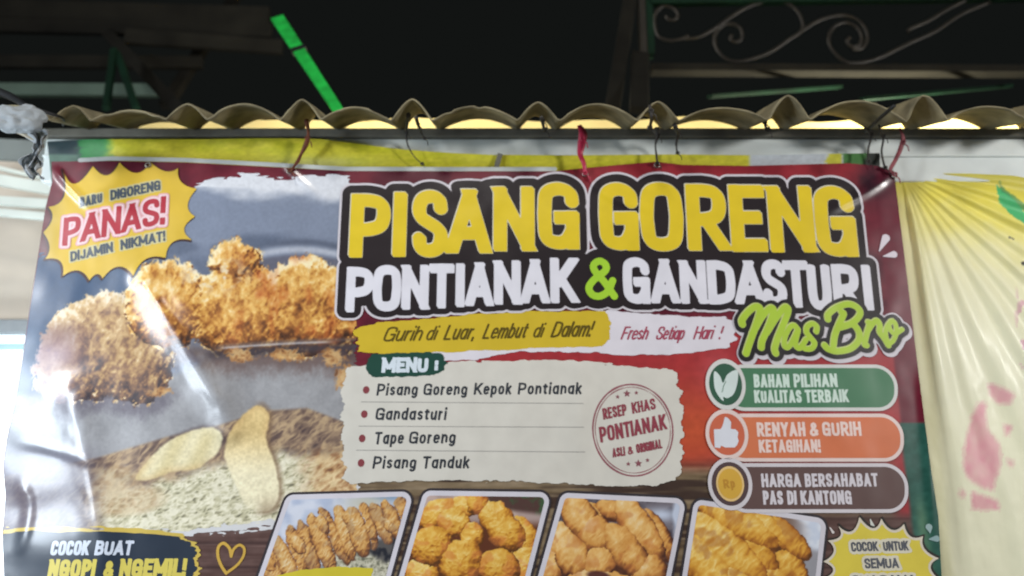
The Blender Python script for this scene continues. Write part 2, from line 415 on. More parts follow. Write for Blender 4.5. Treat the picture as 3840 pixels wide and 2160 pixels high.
def glyph(fl, ch, x0, x1, base, e, nrm, H, t, slant=0.0, butt=True, sink=None):
    """draw ch between x0 and x1 (outer edges, mm along e) standing on base, H tall, strokes t wide"""
    wgt = t / 2; W = x1 - x0
    for kind, pts in GL[ch][1]:
        q = []
        for a, b in pts:
            X = x0 + wgt + a * max(W - t, 0) if W > t else x0 + W / 2
            if ch in 'I!:il' or GL[ch][0] == 0: X = (x0 + x1) / 2
            Yv = wgt + b * (H - t)
            q.append((X, Yv))
        q = [np.array(p) for p in q]
        clip = None
        if kind == 'l' and butt:          # square ends reach the glyph box
            d = q[1] - q[0]; L = np.linalg.norm(d)
            d = d / L if L > 1e-9 else np.array([0, 1.0])
            q = [q[0] - d * wgt, q[1] + d * wgt]
        if kind == 'd':
            d = q[1] - q[0]; d = d / np.linalg.norm(d)
            q = [q[0] - d * t * (1.2 if pts[0][1] in (0, 1) else 0), q[1] + d * t * (1.2 if pts[1][1] in (0, 1) else 0)]
            clip = (base, nrm, 0, H)
        if kind in 'co': q = list(catmull(q, kind == 'o', 5))
        w2 = np.array([base + e * (p[0] + slant * p[1]) + nrm * p[1] for p in q])
        if kind == 'o': fl.stroke(w2, wgt, False)
        else: fl.stroke(w2, wgt, butt, clip)
def layout(txt, H, t, gap, narrow=1.0):
    x = 0; out = []
    for ch in txt:
        if ch == ' ': x += H * 0.30 * narrow + gap; continue
        wd = GL[ch][0] * H * narrow + t if ch in 'I!:il' or GL[ch][0] == 0 else GL[ch][0] * H * narrow + t * 0.55
        out.append((ch, x, x + wd)); x += wd + gap
    return out, x - gap
def text_line(fl, txt, p0, p1, hpx, tr=0.2, slant=0.0, gap=0.09, butt=True):
    """one line from pixel p0 to pixel p1 (baseline), cap height hpx pixels"""
    a = PL([p0])[0]; b = PL([p1])[0]; top = PL([(p0[0], p0[1] - hpx)])[0]
    H = abs(top[1] - a[1]); e = (b - a); L = np.linalg.norm(e); e /= L; n = np.array([-e[1], e[0]])
    t = tr * H
    lo, tot = layout(txt, H, t, gap * H)
    k = L / tot
    for ch, x0, x1 in lo: glyph(fl, ch, x0 * k, x1 * k, a, e, n, H, t, slant, butt)
def text_field(lines, cell=1.3, pad=25, **kw):
    pts = []
    for ln in lines:
        (x0, y0), (x1, y1), h = ln[1], ln[2], ln[3]
        pts += [(x0, y0 + h * .5), (x1, y1 + h * .5), (x0, y0 - h * 1.3), (x1 + h * .6, y1 - h * 1.3)]
    fl = field_for(PL(pts), cell, pad); fl.big = kw.pop('big', 18)
    fl.F[:] = fl.big
    for ln in lines: text_line(fl, *ln[:4], **{**kw, **(ln[4] if len(ln) > 4 else {})})
    return fl
def ragged(fl, amp, fx, fy, seed=0):
    U, V = fl.grid(); return fl.F + amp * (fbm(U / fx, V / fy, seed, 3) - 0.5) * 2

# ------------------------------------------------------------------ printed food photographs (pictures on the vinyl)
FRY = [(0.0, (58, 38, 30)), (0.22, (108, 66, 38)), (0.42, (160, 104, 52)), (0.6, (203, 150, 76)), (0.78, (224, 183, 108)), (1.0, (240, 222, 180))]
DULL = [(0.0, (58, 50, 56)), (0.25, (98, 74, 66)), (0.45, (140, 106, 78)), (0.65, (180, 146, 100)), (0.85, (205, 178, 134)), (1.0, (222, 206, 180))]
GOLD = [(0.0, (92, 58, 34)), (0.25, (160, 100, 42)), (0.5, (208, 150, 58)), (0.75, (226, 182, 88)), (1.0, (240, 218, 150))]
SPRING = [(0.0, (80, 50, 40)), (0.25, (140, 88, 52)), (0.5, (204, 146, 76)), (0.75, (226, 182, 112)), (1.0, (238, 216, 172))]
def sd_blob(x, y, ells):
    """smooth union of rotated ellipses; negative inside, px units"""
    d = None
    for cx, cy, rx, ry, rot in ells:
        c, s = math.cos(math.radians(rot)), math.sin(math.radians(rot))
        X = (x - cx) * c + (y - cy) * s; Y = -(x - cx) * s + (y - cy) * c
        q = (np.hypot(X / rx, Y / ry) - 1) * min(rx, ry)
        if d is None: d = q
        else:
            h = np.clip(0.5 + 0.5 * (q - d) / 30, 0, 1); d = q * (1 - h) + d * h - 30 * h * (1 - h)
    return d
def sd_poly(x, y, P):
    D = np.full(x.shape, 1e9); ins = np.zeros(x.shape, bool); n = len(P)
    for k in range(n):
        a = P[k]; b = P[(k + 1) % n]; ex, ey = b[0] - a[0], b[1] - a[1]; L2 = ex * ex + ey * ey
        if L2 == 0: continue
        t = np.clip(((x - a[0]) * ex + (y - a[1]) * ey) / L2, 0, 1)
        D = np.minimum(D, np.hypot(x - a[0] - t * ex, y - a[1] - t * ey))
        if a[1] != b[1]: ins ^= ((a[1] > y) != (b[1] > y)) & (x < ex * (y - a[1]) / ey + a[0])
    return np.where(ins, -D, D)
SLICE1 = catmull([(505, 1795), (560, 1720), (640, 1650), (740, 1610), (800, 1605), (832, 1632), (825, 1682), (785, 1725), (735, 1760), (640, 1772), (560, 1802)], True, 4)
SLICE2 = catmull([(965, 1518), (1012, 1556), (1000, 1646), (1036, 1750), (1046, 1860), (1010, 1915), (930, 1905), (890, 1830), (842, 1720), (857, 1630), (905, 1560)], True, 4)
def crumb(x, y, sc, seed, stretch=1.0, lean=0.0):
    X = x + lean * y
    X = X + sc * .5 * (vnoise(x / sc * 1.3, y / sc * 1.3, seed + 31) - .5)
    a = fbm(X / sc, y / (sc * stretch), seed, 3)
    r = 1 - np.abs(2 * fbm(X / (sc * .8), y / (sc * .8 * stretch), seed + 11, 2) - 1)
    return a * 0.6 + r * 0.5
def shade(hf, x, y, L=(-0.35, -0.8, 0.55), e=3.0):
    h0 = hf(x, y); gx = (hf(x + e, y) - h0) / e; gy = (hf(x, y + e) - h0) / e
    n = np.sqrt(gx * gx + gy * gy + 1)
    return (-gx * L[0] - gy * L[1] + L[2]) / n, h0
def over(col, rgb, mask): return mix(col, rgb, np.clip(mask, 0, 1))

def paint_ground(u, v):
    x, y = art(u, v)
    n = fbm(x / 160, y / 120, 2, 3); f = fbm(x / 22, y / 18, 4, 2)
    col = np.zeros(x.shape + (3,)) + np.array((104, 34, 48))
    col = over(col, (72, 22, 38), sstep(0.42, 0.66, n) * 0.7)
    col = over(col, (148, 42, 50), sstep(1900, 2300, x) * sstep(980, 760, y) * sstep(3260, 3200, x) * 0.8)
    col = over(col, (160, 50, 56), sstep(1500, 1800, x) * sstep(1180, 1230, y) * 0.95)
    col = over(col, (186, 82, 54), np.exp(-(((x - 2600) / 200) ** 2 + ((y - 1620) / 190) ** 2)))
    col = over(col, (186, 84, 90), np.exp(-(((x - 2690) / 60) ** 2 + ((y - 1390) / 70) ** 2)) * 0.7)  # pinkish glare on the red, painted into the print colour
    wood = np.array((126, 110, 88)) + 30 * (fbm(x / 120, y / 9, 6, 3) - 0.5)[..., None] * 2
    wood = over(wood, (66, 52, 46), sstep(0.45, 0.7, fbm(x / 220, y / 16, 8, 2)))
    col = over(col, wood, sstep(1700, 1790, y) * sstep(3390, 3330, x))
    brown = np.array((92, 70, 66)) + 22 * (fbm(x / 140, y / 10, 13, 3) - 0.5)[..., None] * 2
    brown = over(brown, (58, 42, 42), np.exp(-(((y - 1990) % 92 - 46) / 5.0) ** 2) * 0.7)
    col = over(col, brown, np.maximum(sstep(1920, 1960, y) * sstep(1500, 1300, x), sstep(1900, 1960, y) * sstep(2900, 3000, x)))
    xe = 3300 + (y - 900) * 0.115
    col = over(col, (98, 24, 42), sstep(-8, 8, x - xe) * sstep(1590, 1580, y))
    xg = 3372 + (y - 1500) * 0.13
    grn = np.array((40, 86, 76)) + 16 * (f - 0.5)[..., None]
    col = over(col, grn, sstep(-10, 10, x - xg + 12) * sstep(1580, 1590, y))
    col = over(col, (96, 134, 104), np.exp(-((x - xg - 28) / 22) ** 2) * sstep(1820, 1960, y) * 0.7)
    col = over(col, (70, 62, 78), sstep(420, 300, x) * sstep(930, 980, y) * 0.5)
    col = over(col, (44, 18, 30), np.exp(-(((x - 3270) / 75) ** 2 + ((y - 690) / 55) ** 2)) * (0.5 + .9 * fbm(x / 30, y / 30, 29, 3)))
    return col * (0.94 + 0.12 * f)[..., None]

LEFTP = [(235, 1405, 115, 105, 0), (400, 1300, 235, 200, -12), (280, 1330, 140, 170, 10), (520, 1370, 130, 150, 0)]
RIGHTP = [(630, 1140, 165, 168, 15), (885, 1005, 100, 108, 0), (1150, 1120, 165, 160, -10), (900, 1170, 210, 170, 0), (1290, 1150, 110, 165, 0), (1120, 1230, 190, 110, 0)]
def paint_hero(u, v):
    x, y = art(u, v)
    f = fbm(x / 9, y / 9, 1, 2)
    col = np.zeros(x.shape + (3,)) + np.array((122, 132, 152))
    col = over(col, (92, 102, 122), sstep(0.4, 0.65, fbm(x / 190, y / 90, 3, 3)) * sstep(860, 900, y))
    col = over(col, (52, 76, 106), sstep(640, 360, x + 40 * fbm(x / 80, y / 80, 9)))
    cloud = sstep(800, 735, y + 70 * fbm(x / 120, y / 60, 31, 3) - 0.10 * (x - 1000)) + sstep(705, 690, y)
    col = over(col, (205, 209, 217), cloud * sstep(690, 730, x))
    rim = y - (936 + 40 * ((x - 1120) / 220) ** 2)
    col = over(col, (78, 86, 104), np.exp(-((rim + 28) / 16) ** 2) * sstep(960, 1040, x) * 0.8)
    col = over(col, (168, 174, 188), np.exp(-(rim / 13) ** 2) * sstep(930, 980, x))
    col = over(col, (88, 88, 102), sstep(8, 30, rim) * sstep(930, 990, x) * 0.8)
    # pan and tray
    pan = np.array((150, 151, 155)) + 26 * (fbm(x / 60, y / 60, 15, 3) - 0.5)[..., None]
    yA = np.interp(x, [0, 350, 620, 900, 1300], [1480, 1500, 1420, 1310, 1300])
    col = over(col, pan, sstep(-25, 15, y - yA))
    col = over(col, (120, 124, 134), sstep(330, 160, x) * sstep(1480, 1560, y) * 0.8)
    yB = np.interp(x, [0, 80, 360, 620, 800, 1000, 1150, 1340], [1790, 1770, 1718, 1640, 1600, 1540, 1530, 1600])
    brown = ramp(crumb(x, y, 26, 41, 1.2, 0.8), [(0.2, (74, 62, 64)), (0.45, (104, 86, 80)), (0.62, (126, 106, 92)), (0.85, (176, 152, 122))])
    col = over(col, brown, sstep(-8, 8, y - yB))
    gr = crumb(x, y, 20, 51, 0.8, 0.9)
    grains = ramp(gr, [(0.25, (92, 92, 80)), (0.42, (150, 146, 122)), (0.56, (190, 186, 156)), (0.8, (226, 222, 200))])
    yC = np.interp(x, [300, 500, 700, 950, 1100, 1340], [1890, 1840, 1780, 1700, 1700, 1760])
    col = over(col, grains, sstep(-30, 30, y - yC + 50 * (fbm(x / 50, y / 50, 61) - .5)) * sstep(320, 420, x))
    rb = ramp(crumb(x, y, 24, 71, 1.0, .8), [(0.25, (104, 66, 50)), (0.5, (168, 122, 80)), (0.8, (222, 196, 150))])
    col = over(col, rb, sstep(1080, 1220, x + 60 * (fbm(x / 40, y / 40, 77) - .5)) * sstep(1660, 1730, y) * 0.85)
    tan = ramp(crumb(x, y, 26, 81, 1.0, .8), [(0.25, (136, 112, 88)), (0.5, (178, 152, 118)), (0.8, (208, 192, 160))])
    col = over(col, tan, np.clip(-sd_blob(x, y, [(480, 1880, 170, 65, -8), (420, 1800, 110, 60, -20)]) / 25, 0, 1) * 0.8)
    col = over(col, (92, 88, 104), sstep(430, 250, x + 40 * (fbm(x / 60, y / 60, 83) - .5)) * sstep(1640, 1760, y) * 0.75)
    # banana slices
    d1 = sd_poly(x, y, SLICE1) + 8 * (fbm(x / 20, y / 20, 91) - .5)
    band = 0.5 + 0.5 * np.sin((x * 0.9 + y * 0.42) / 15.0)
    c1 = mix(np.array((206, 194, 150)), (226, 218, 184), band * 0.8)
    c1 = over(c1, (200, 168, 116), sstep(-40, 4, d1) * sstep(1690, 1760, y) * 0.45) + 14 * (f - .5)[..., None]
    col = over(col, (84, 72, 74), sstep(20, 0, d1) * sstep(1720, 1640, y) * 0.6); col = over(col, c1, sstep(5, -6, d1))
    d2 = sd_poly(x, y, SLICE2) + 10 * (fbm(x / 20, y / 20, 93) - .5)
    col = over(col, (120, 96, 74), sstep(26, 0, d2) * sstep(940, 1000, x) * 0.7)
    c2 = mix(np.array((220, 196, 140)), (230, 222, 190), sstep(1600, 1800, y))
    c2 = over(c2, (192, 156, 104), sstep(-34, 4, d2) * sstep(1700, 1600, y) * 0.35)
    col = over(col, c2 + 18 * (f - .5)[..., None], sstep(5, -7, d2) * (1 - 0.6 * sstep(1840, 1920, y)))
    # fried pieces
    def piece(ells, seed, sc, lean, stops, amp):
        def hf(a, b):
            d = sd_blob(a, b, ells) + 26 * (fbm(a / 34, b / 34, seed, 3) - 0.5)
            return 95 * np.sqrt(np.clip(-d / 130, 0, 1)) + amp * crumb(a, b, sc, seed + 5, 1.9, lean)
        s, h = shade(hf, x, y, e=6.0)
        d = sd_blob(x, y, ells) + 46 * (fbm(x / 26, y / 26, seed, 3) - 0.5) + 14 * (vnoise(x / 6, y / 9, seed + 2) - .5)
        cr = crumb(x, y, sc, seed + 5, 1.9, lean)
        t = 0.31 + 0.33 * s + 0.78 * (cr - 0.55) + 0.25 * (fbm(x / 90, y / 90, seed + 9, 2) - .5)
        t = t + 0.46 * (fbm(x / 11, y / 14, seed + 41, 3) - .5) + 0.28 * sstep(-60, 0, d) * sstep(0.2, 0.6, s) - 0.22 * sstep(-120, 0, d) * sstep(0.45, 0.1, s)
        return ramp(t, stops), sstep(7, -7, d), d
    cL, mL, dL = piece(LEFTP, 101, 34, 0.1, DULL, 26)
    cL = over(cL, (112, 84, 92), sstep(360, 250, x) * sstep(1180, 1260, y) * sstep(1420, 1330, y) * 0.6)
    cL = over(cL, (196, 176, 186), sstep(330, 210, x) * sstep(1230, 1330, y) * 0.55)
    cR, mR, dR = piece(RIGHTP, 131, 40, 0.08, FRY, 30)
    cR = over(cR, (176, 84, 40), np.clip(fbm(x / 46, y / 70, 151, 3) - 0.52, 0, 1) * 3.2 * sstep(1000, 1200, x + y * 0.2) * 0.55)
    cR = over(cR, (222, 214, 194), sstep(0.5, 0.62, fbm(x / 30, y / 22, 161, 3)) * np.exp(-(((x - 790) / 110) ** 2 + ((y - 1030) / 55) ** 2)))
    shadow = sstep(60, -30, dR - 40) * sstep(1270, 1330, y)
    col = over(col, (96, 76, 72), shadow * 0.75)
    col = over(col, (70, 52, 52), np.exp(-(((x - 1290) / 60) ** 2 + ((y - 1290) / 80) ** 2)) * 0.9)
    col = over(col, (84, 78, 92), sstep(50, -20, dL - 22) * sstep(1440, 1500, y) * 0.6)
    col = over(col, cL, mL); col = over(col, cR, mR)
    col = over(col, (104, 92, 92), np.exp(-((y - (1300 - 26 * np.sin((x - 800) / 330))) / 7) ** 2) * sstep(780, 840, x) * 0.6)
    yr = 1300 - 26 * np.sin((x - 800) / 330)
    col = over(col, (66, 60, 68), np.exp(-((y - yr - 30) / 20) ** 2) * sstep(740, 820, x) * 0.85)
    col = over(col, (186, 184, 188), np.exp(-((y - yr - 8) / 4.5) ** 2) * sstep(800, 860, x) * sstep(1270, 1200, x) * 0.8)
    drip = crumb(x, y, 22, 171, 1.0)
    dm = sd_blob(x, y, [(900, 1330, 60, 34, 0), (1080, 1330, 80, 30, 0), (1295, 1420, 40, 60, 20), (600, 1470, 60, 24, 0), (1250, 1340, 50, 40, 0)]) + 40 * (drip - .55)
    col = over(col, ramp(drip, [(0.3, (110, 70, 44)), (0.6, (190, 138, 82)), (0.8, (216, 178, 120))]), sstep(4, -8, dm) * 0.8)
    return col * (0.955 + 0.09 * f)[..., None]

def lumps(x, y, items, seed, sc, amp, stops, base, red=None, lean=0.0, stretch=1.0):
    """a heap of fried pieces, painted by height, nearest piece wins; items = (cx, cy, rx, ry, rot, lift)"""
    best = np.full(x.shape, -1e9); col = np.array(base); edge = np.zeros(x.shape)
    wx = x + 14 * (fbm(x / 18, y / 18, seed, 3) - .5); wy = y + 14 * (fbm(x / 18, y / 18, seed + 4, 3) - .5)
    def H(a, b, it):
        cx, cy, rx, ry, rot, lift = it
        c, s = math.cos(math.radians(rot)), math.sin(math.radians(rot))
        X = ((a - cx) * c + (b - cy) * s) / rx; Y = (-(a - cx) * s + (b - cy) * c) / ry
        q = 1 - X * X - Y * Y
        return q, np.sqrt(np.clip(q, 0, 1)) * min(rx, ry) * 0.9 + lift
    cr = crumb(x, y, sc, seed + 7, stretch, lean); e = 3.0
    cx_ = crumb(x + e, y, sc, seed + 7, stretch, lean); cy_ = crumb(x, y + e, sc, seed + 7, stretch, lean)
    for k, it in enumerate(items):
        q, h = H(wx, wy, it); _, hx = H(wx + e, wy, it); _, hy = H(wx, wy + e, it)
        gx = (hx - h + amp * (cx_ - cr)) / e; gy = (hy - h + amp * (cy_ - cr)) / e
        s = (0.3 * gx * -1 * -1 + 0.75 * gy + 0.6) / np.sqrt(gx * gx + gy * gy + 1)
        t = 0.18 + 0.55 * s + 0.5 * (cr - 0.55) + 0.08 * math.sin(k * 2.7)
        t = t - 0.40 * np.exp(-np.clip(q, 0, 1) * 4.5) * sstep(0.95, 0.3, s) + 0.12 * sstep(0.35, 0.9, q) + 0.26 * (fbm(x / 11, y / 12, seed + 60, 3) - .5)
        c = ramp(t, stops)
        if red is not None: c = over(c, red, sstep(0.52, 0.75, fbm(x / 34, y / 34, seed + 20 + k, 2)) * 0.4)
        hz = h + amp * 0.4 * cr
        win = (q > 0) & (hz > best)
        a = sstep(0, 0.10, q) * win
        col = over(col, c, a); best = np.where(win, hz, best)
    return col
def bgmix(x, y, a, b, sc, seed): return mix(np.zeros(x.shape + (3,)) + np.array(a), b, sstep(0.35, 0.65, fbm(x / sc, y / sc, seed, 3)))
def paint_p1(u, v):
    x, y = art(u, v)
    base = bgmix(x, y, (172, 184, 208), (206, 212, 226), 70, 201)
    base = over(base, (120, 148, 178), np.exp(-(((x - 1440) / 90) ** 2 + ((y - 1863) / 16) ** 2)))
    base = over(base, (190, 190, 178), np.exp(-(((x - 1370) / 80) ** 2 + ((y - 1885) / 30) ** 2)))
    top = np.interp(x, [960, 1040, 1120, 1250, 1400, 1550], [2090, 2030, 1965, 1905, 1890, 1862])
    bot = np.interp(x, [960, 1100, 1220, 1340, 1420, 1520], [2280, 2160, 2130, 2060, 2025, 2010])
    dark = bgmix(x, y, (44, 46, 54), (90, 88, 88), 26, 203)
    base = over(base, dark, sstep(-6, 18, y - bot + 10))
    gr = ramp(crumb(x, y, 14, 207), [(0.3, (96, 98, 86)), (0.55, (160, 158, 138)), (0.8, (206, 204, 186))])
    base = over(base, gr, sstep(2085, 2120, y + 0.25 * (1450 - x) + 40 * (fbm(x / 30, y / 30, 209) - .5)) * sstep(1190, 1260, x))
    it = []; rr = np.random.RandomState(19)
    for k in range(13):
        cx = 985 + k * 44 + rr.uniform(-7, 7); tp_ = np.interp(cx, [960, 1040, 1120, 1250, 1400, 1550], [2090, 2030, 1965, 1905, 1890, 1862]); bt_ = np.interp(cx, [960, 1100, 1220, 1340, 1420, 1520], [2280, 2190, 2150, 2080, 2040, 2020])
        it.append((cx, (tp_ + bt_) / 2 + rr.uniform(-8, 8), 33 + rr.uniform(-5, 7), (bt_ - tp_) / 2 + 12, -20 + rr.uniform(-7, 7), 12 * (k % 3) + rr.uniform(0, 8)))
        if k % 2: it.append((cx + rr.uniform(-20, 20), tp_ + 40 + rr.uniform(0, 60), 26, 40, -30 + rr.uniform(-15, 15), 34))
    out = lumps(x, y, it, 221, 18, 16, SPRING, base, (150, 120, 98), 0.3, 1.8)
    return over(out, (150, 132, 112), 0.16 * (np.abs(out - base).sum(-1) > 1))
def paint_p2(u, v):
    x, y = art(u, v)
    base = bgmix(x, y, (190, 168, 160), (170, 150, 146), 60, 301)
    base = over(base, bgmix(x, y, (84, 62, 58), (64, 92, 62), 30, 303), sstep(1810, 1840, x) * sstep(1925, 1900, y - 0.12 * (x - 1900)))
    it = [(1650, 1930, 90, 60, -25, 0), (1740, 1900, 70, 45, -10, 3), (1790, 1890, 45, 42, 0, 26), (1700, 1960, 70, 55, 20, 30), (1620, 2050, 85, 80, -20, 40),
          (1860, 1940, 75, 60, 35, 22), (1900, 2000, 85, 65, 35, 36), (1960, 2020, 60, 90, -20, 10), (1770, 2010, 45, 55, 20, 55), (1730, 2110, 95, 85, -55, 60),
          (1580, 2150, 70, 60, 0, 30), (1870, 2130, 85, 75, 10, 66), (1960, 2120, 70, 90, 20, 20), (1840, 2240, 120, 70, 0, 40), (1640, 2240, 120, 60, 0, 44)]
    return lumps(x, y, it, 311, 26, 13, GOLD, over(base, (96, 56, 40), sstep(1940, 1990, y)), (206, 120, 72))
def paint_p3(u, v):
    x, y = art(u, v)
    base = bgmix(x, y, (70, 66, 76), (110, 104, 112), 40, 401)
    base = over(base, (190, 200, 220), np.exp(-(((x - 2480) / 70) ** 2 + ((y - 1930) / 26) ** 2)) + sstep(2515, 2540, x))
    base = over(base, (84, 58, 50), sstep(2040, 2090, y) * sstep(2520, 2480, x) + sstep(1990, 2000, y) * sstep(2150, 2050, x))
    it = [(2235, 1930, 60, 40, 40, 0), (2180, 1945, 66, 105, -35, 26), (2285, 1915, 60, 42, 20, 8), (2400, 1985, 62, 150, -34, 30), (2470, 2010, 45, 120, -30, 10),
          (2230, 2000, 66, 90, -40, 34), (2350, 2070, 70, 130, -38, 52), (2110, 2030, 70, 80, 10, 4), (2150, 2090, 68, 95, -20, 44), (2250, 2120, 80, 70, -40, 48),
          (2060, 2120, 60, 80, 0, 8), (2430, 2150, 80, 80, -30, 36), (2270, 2200, 150, 66, 10, 66)]
    c = lumps(x, y, it, 411, 34, 8, SPRING, base, (186, 112, 62), 0.5, 1.8)
    return over(c, (80, 44, 44), sstep(4, -6, sd_blob(x, y, [(2245, 2160, 46, 20, 8)])) * 0.9)
def paint_p4(u, v):
    x, y = art(u, v)
    base = bgmix(x, y, (198, 208, 226), (222, 228, 238), 60, 501)
    base = over(base, (104, 76, 60), sstep(-10, 20, y - (1880 + 0.55 * np.maximum(x - 2880, 0))) * sstep(3050, 2950, x) * 0.8)
    base = over(base, (150, 150, 158), sstep(2030, 2060, y - 0.3 * (x - 3000)) * sstep(2960, 3000, x))
    it = [(2760, 1950, 70, 210, -58, 26), (2830, 1960, 60, 190, -54, 14), (2950, 2020, 52, 120, -48, 6), (2720, 2060, 74, 210, -50, 50), (2840, 2080, 60, 120, -40, 22),
          (2650, 2130, 80, 160, -40, 62), (2960, 2130, 56, 130, -34, 0), (2890, 2180, 70, 120, -40, 10), (2760, 2200, 90, 120, -45, 40)]
    return lumps(x, y, it, 511, 34, 9, GOLD, base, (150, 84, 44), 0.6, 1.6)

# ------------------------------------------------------------------ the food stall banner
BAN = empty('food_banner', (0, YB, EYE + 0.1), 'large glossy vinyl food banner with yellow PISANG GORENG headline hanging from the pale beam', 'banner')
OUT = [(192, 606), (420, 603), (700, 609), (1000, 625), (1300, 641), (1700, 642), (2080, 642), (2170, 632), (2320, 618), (2462, 606), (2560, 618), (2800, 622),
       (3180, 612), (3290, 622), (3352, 640), (3362, 720), (3384, 900), (3405, 1068), (3449, 1436), (3490, 1750), (3519, 1937), (3531, 2160), (3560, 2420),
       (10, 2420), (14, 2160), (8, 2000), (20, 1860), (10, 1740), (30, 1620), (52, 1530), (85, 1331), (110, 1160), (142, 960), (170, 780), (196, 680)]
fl = field_for(PL(OUT), 3.2, 8).poly(PL(OUT))
base_sheet = sheet('vinyl_sheet', fl, M_print, 0, BAN, paint=paint_ground)
hem = field_for(PL([(280, 560), (2140, 680)]), 2.0, 12)
hem.stroke(PL([(300, 600), (420, 594), (700, 600), (1000, 616), (1300, 633), (1700, 634), (2080, 634)]), 5.5, False)
sheet('hem', hem, ink((178, 184, 182)), 0.6, BAN)

HERO = [(-60, 965), (240, 955), (420, 900), (640, 830), (695, 775), (740, 700), (800, 668), (930, 652), (1040, 672), (1150, 655), (1300, 660), (1330, 720),
        (1335, 1500), (1335, 1960), (1050, 1950), (700, 1985), (300, 1995), (-60, 2010)]
edge_mask = fl
fh = field_for(PL(HERO), 2.0, 14).poly(PL(HERO))
U, V = fh.grid()
px_, py_ = art(U, V)
tornF = fh.F + 13 * (fbm(U / 26, V / 5.0, 43, 3) - .5) * 2
# keep prints inside the sheet
def inside_sheet(f):
    g = Field(f.us[0], f.vs[0], f.us[-1], f.vs[-1], f.cell); g.us = f.us; g.vs = f.vs; g.F = np.full((len(f.vs), len(f.us)), 1e3)
    return g.poly(PL(OUT)).F + 2.0
torn = sheet('torn_white_edge', fh, ink((204, 205, 208)), 1, BAN, F=np.maximum(np.maximum(fh.F - 7 - 9 * sstep(520, 620, px_) * sstep(1090, 1040, px_) + 14 * (fbm(U / 30, V / 6.0, 47, 3) - .5) * 2, inside_sheet(fh)), -(py_ - 1700) * 0.6))
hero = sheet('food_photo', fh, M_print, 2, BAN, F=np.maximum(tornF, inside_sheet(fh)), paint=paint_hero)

# headline, per letter: x0, x1, top, bottom in the photo
HEAD1 = [('P',1306,1459,727,966),('I',1464,1526,720,963),('S',1541,1678,712,966),('A',1672,1841,708,951),('N',1849,2005,700,943),('G',2018,2174,683,936),
         ('G',2249,2398,684,939),('O',2405,2567,683,943),('R',2580,2736,690,941),('E',2744,2880,693,945),('N',2890,3062,696,946),('G',3067,3221,696,963)]
HEAD2 = [('P',1293,1397,1001,1169),('O',1394,1501,993,1167),('N',1503,1606,993,1160),('T',1606,1702,988,1155),('I',1703,1745,987,1150),('A',1745,1849,983,1147),('N',1851,1953,976,1142),
         ('A',1953,2060,971,1137),('K',2063,2166,966,1135),('G',2338,2440,964,1139),('A',2443,2549,970,1137),('N',2552,2653,975,1138),('D',2656,2761,976,1140),('A',2759,2871,976,1140),
         ('S',2863,2955,972,1148),('T',2945,3040,976,1152),('U',3035,3124,980,1163),('R',3129,3233,990,1166),('I',3233,3288,993,1163)]
def headline(fl, items, t_px):
    for ch, x0, x1, yt, yb in items:
        a = PL([(x0, yb), (x1, yb), (x0, yt)]); H = a[2][1] - a[0][1]
        tmm = t_px * abs(a[1][0] - a[0][0]) / (x1 - x0)
        glyph(fl, ch, 0, a[1][0] - a[0][0], a[0], np.array([1.0, 0]), np.array([0, 1.0]), H, tmm)
def shifted(F, du, dv, cell, n=4):
    out = F.copy()
    for k in range(1, n + 1):
        out = np.minimum(out, np.roll(np.roll(F, int(round(dv * k / n / cell)), 0), int(round(du * k / n / cell)), 1))
    return out
hb = PL([(1180, 560), (3500, 560), (1180, 1440), (3500, 1440)])
h1 = field_for(hb, 1.6, 0); h1.big = 46; h1.F[:] = 46; headline(h1, [(c, a + 1, b - 7, t + 1, d - 8) for c, a, b, t, d in HEAD1], 44)
h2 = field_for(hb, 1.6, 0); h2.big = 46; h2.F[:] = 46; headline(h2, [(c, a + 1, b - 5, t + 1, d - 7) for c, a, b, t, d in HEAD2], 29)
# the small script name below
MB = lambda pts: [(2740 + x * 0.27174, 1100 + y * 0.27174) for x, y in pts]
SCR = [([(165,430),(160,370),(230,270),(330,190),(400,200),(400,280),(340,470),(270,660),(215,830)], 13.5),
       ([(300,560),(430,330),(540,210),(590,220),(580,300),(520,470),(440,650),(425,750)], 13),
       ([(500,540),(620,350),(740,200),(790,210),(785,280),(720,450),(650,620),(610,760),(625,830)], 13),
       ([(930,500),(880,445),(820,470),(750,600),(745,720),(790,745),(850,670),(930,510),(905,620),(895,700),(930,755),(975,740),(1040,640)], 10.5),
       ([(1185,530),(1190,460),(1130,420),(1060,460),(1050,540),(1110,620),(1160,690),(1120,760),(1030,765),(985,720)], 10.5),
       ([(1345,360),(1350,290),(1460,200),(1620,150),(1740,190),(1790,270),(1740,360),(1640,430),(1520,470)], 12.5),
       ([(1530,260),(1560,290),(1500,420),(1440,580),(1420,720)], 12.5),
       ([(1520,460),(1680,430),(1770,530),(1770,650),(1660,760),(1480,800),(1350,770),(1300,720)], 12.5),
       ([(1900,400),(1920,420),(1880,560),(1850,700),(1880,720)], 11), ([(1890,520),(1960,420),(2020,380),(2060,440),(2060,540),(2120,620),(2180,720)], 11),
       ([(2240,380),(2170,440),(2140,560),(2180,680),(2240,660),(2290,540),(2270,410),(2210,390),(2190,470),(2260,560),(2370,500)], 8.5)]
h3 = field_for(hb, 1.6, 0); h3.big = 40; h3.F[:] = 40
for pts, wd in SCR:
    h3.stroke(PL(catmull(MB(pts), n=6)), wd * 0.62 * 0.92, False)
amp = field_for(hb, 1.6, 0); amp.big = 46; amp.F[:] = 46
a3 = PL([(2196, 1124), (2318, 1124), (2196, 966)])
glyph(amp, '&', 0, a3[1][0] - a3[0][0], a3[0], np.array([1.0, 0]), np.array([0, 1.0]), a3[2][1] - a3[0][1], 17.5, 0, False)
fillp = field_for(hb, 1.6, 0)
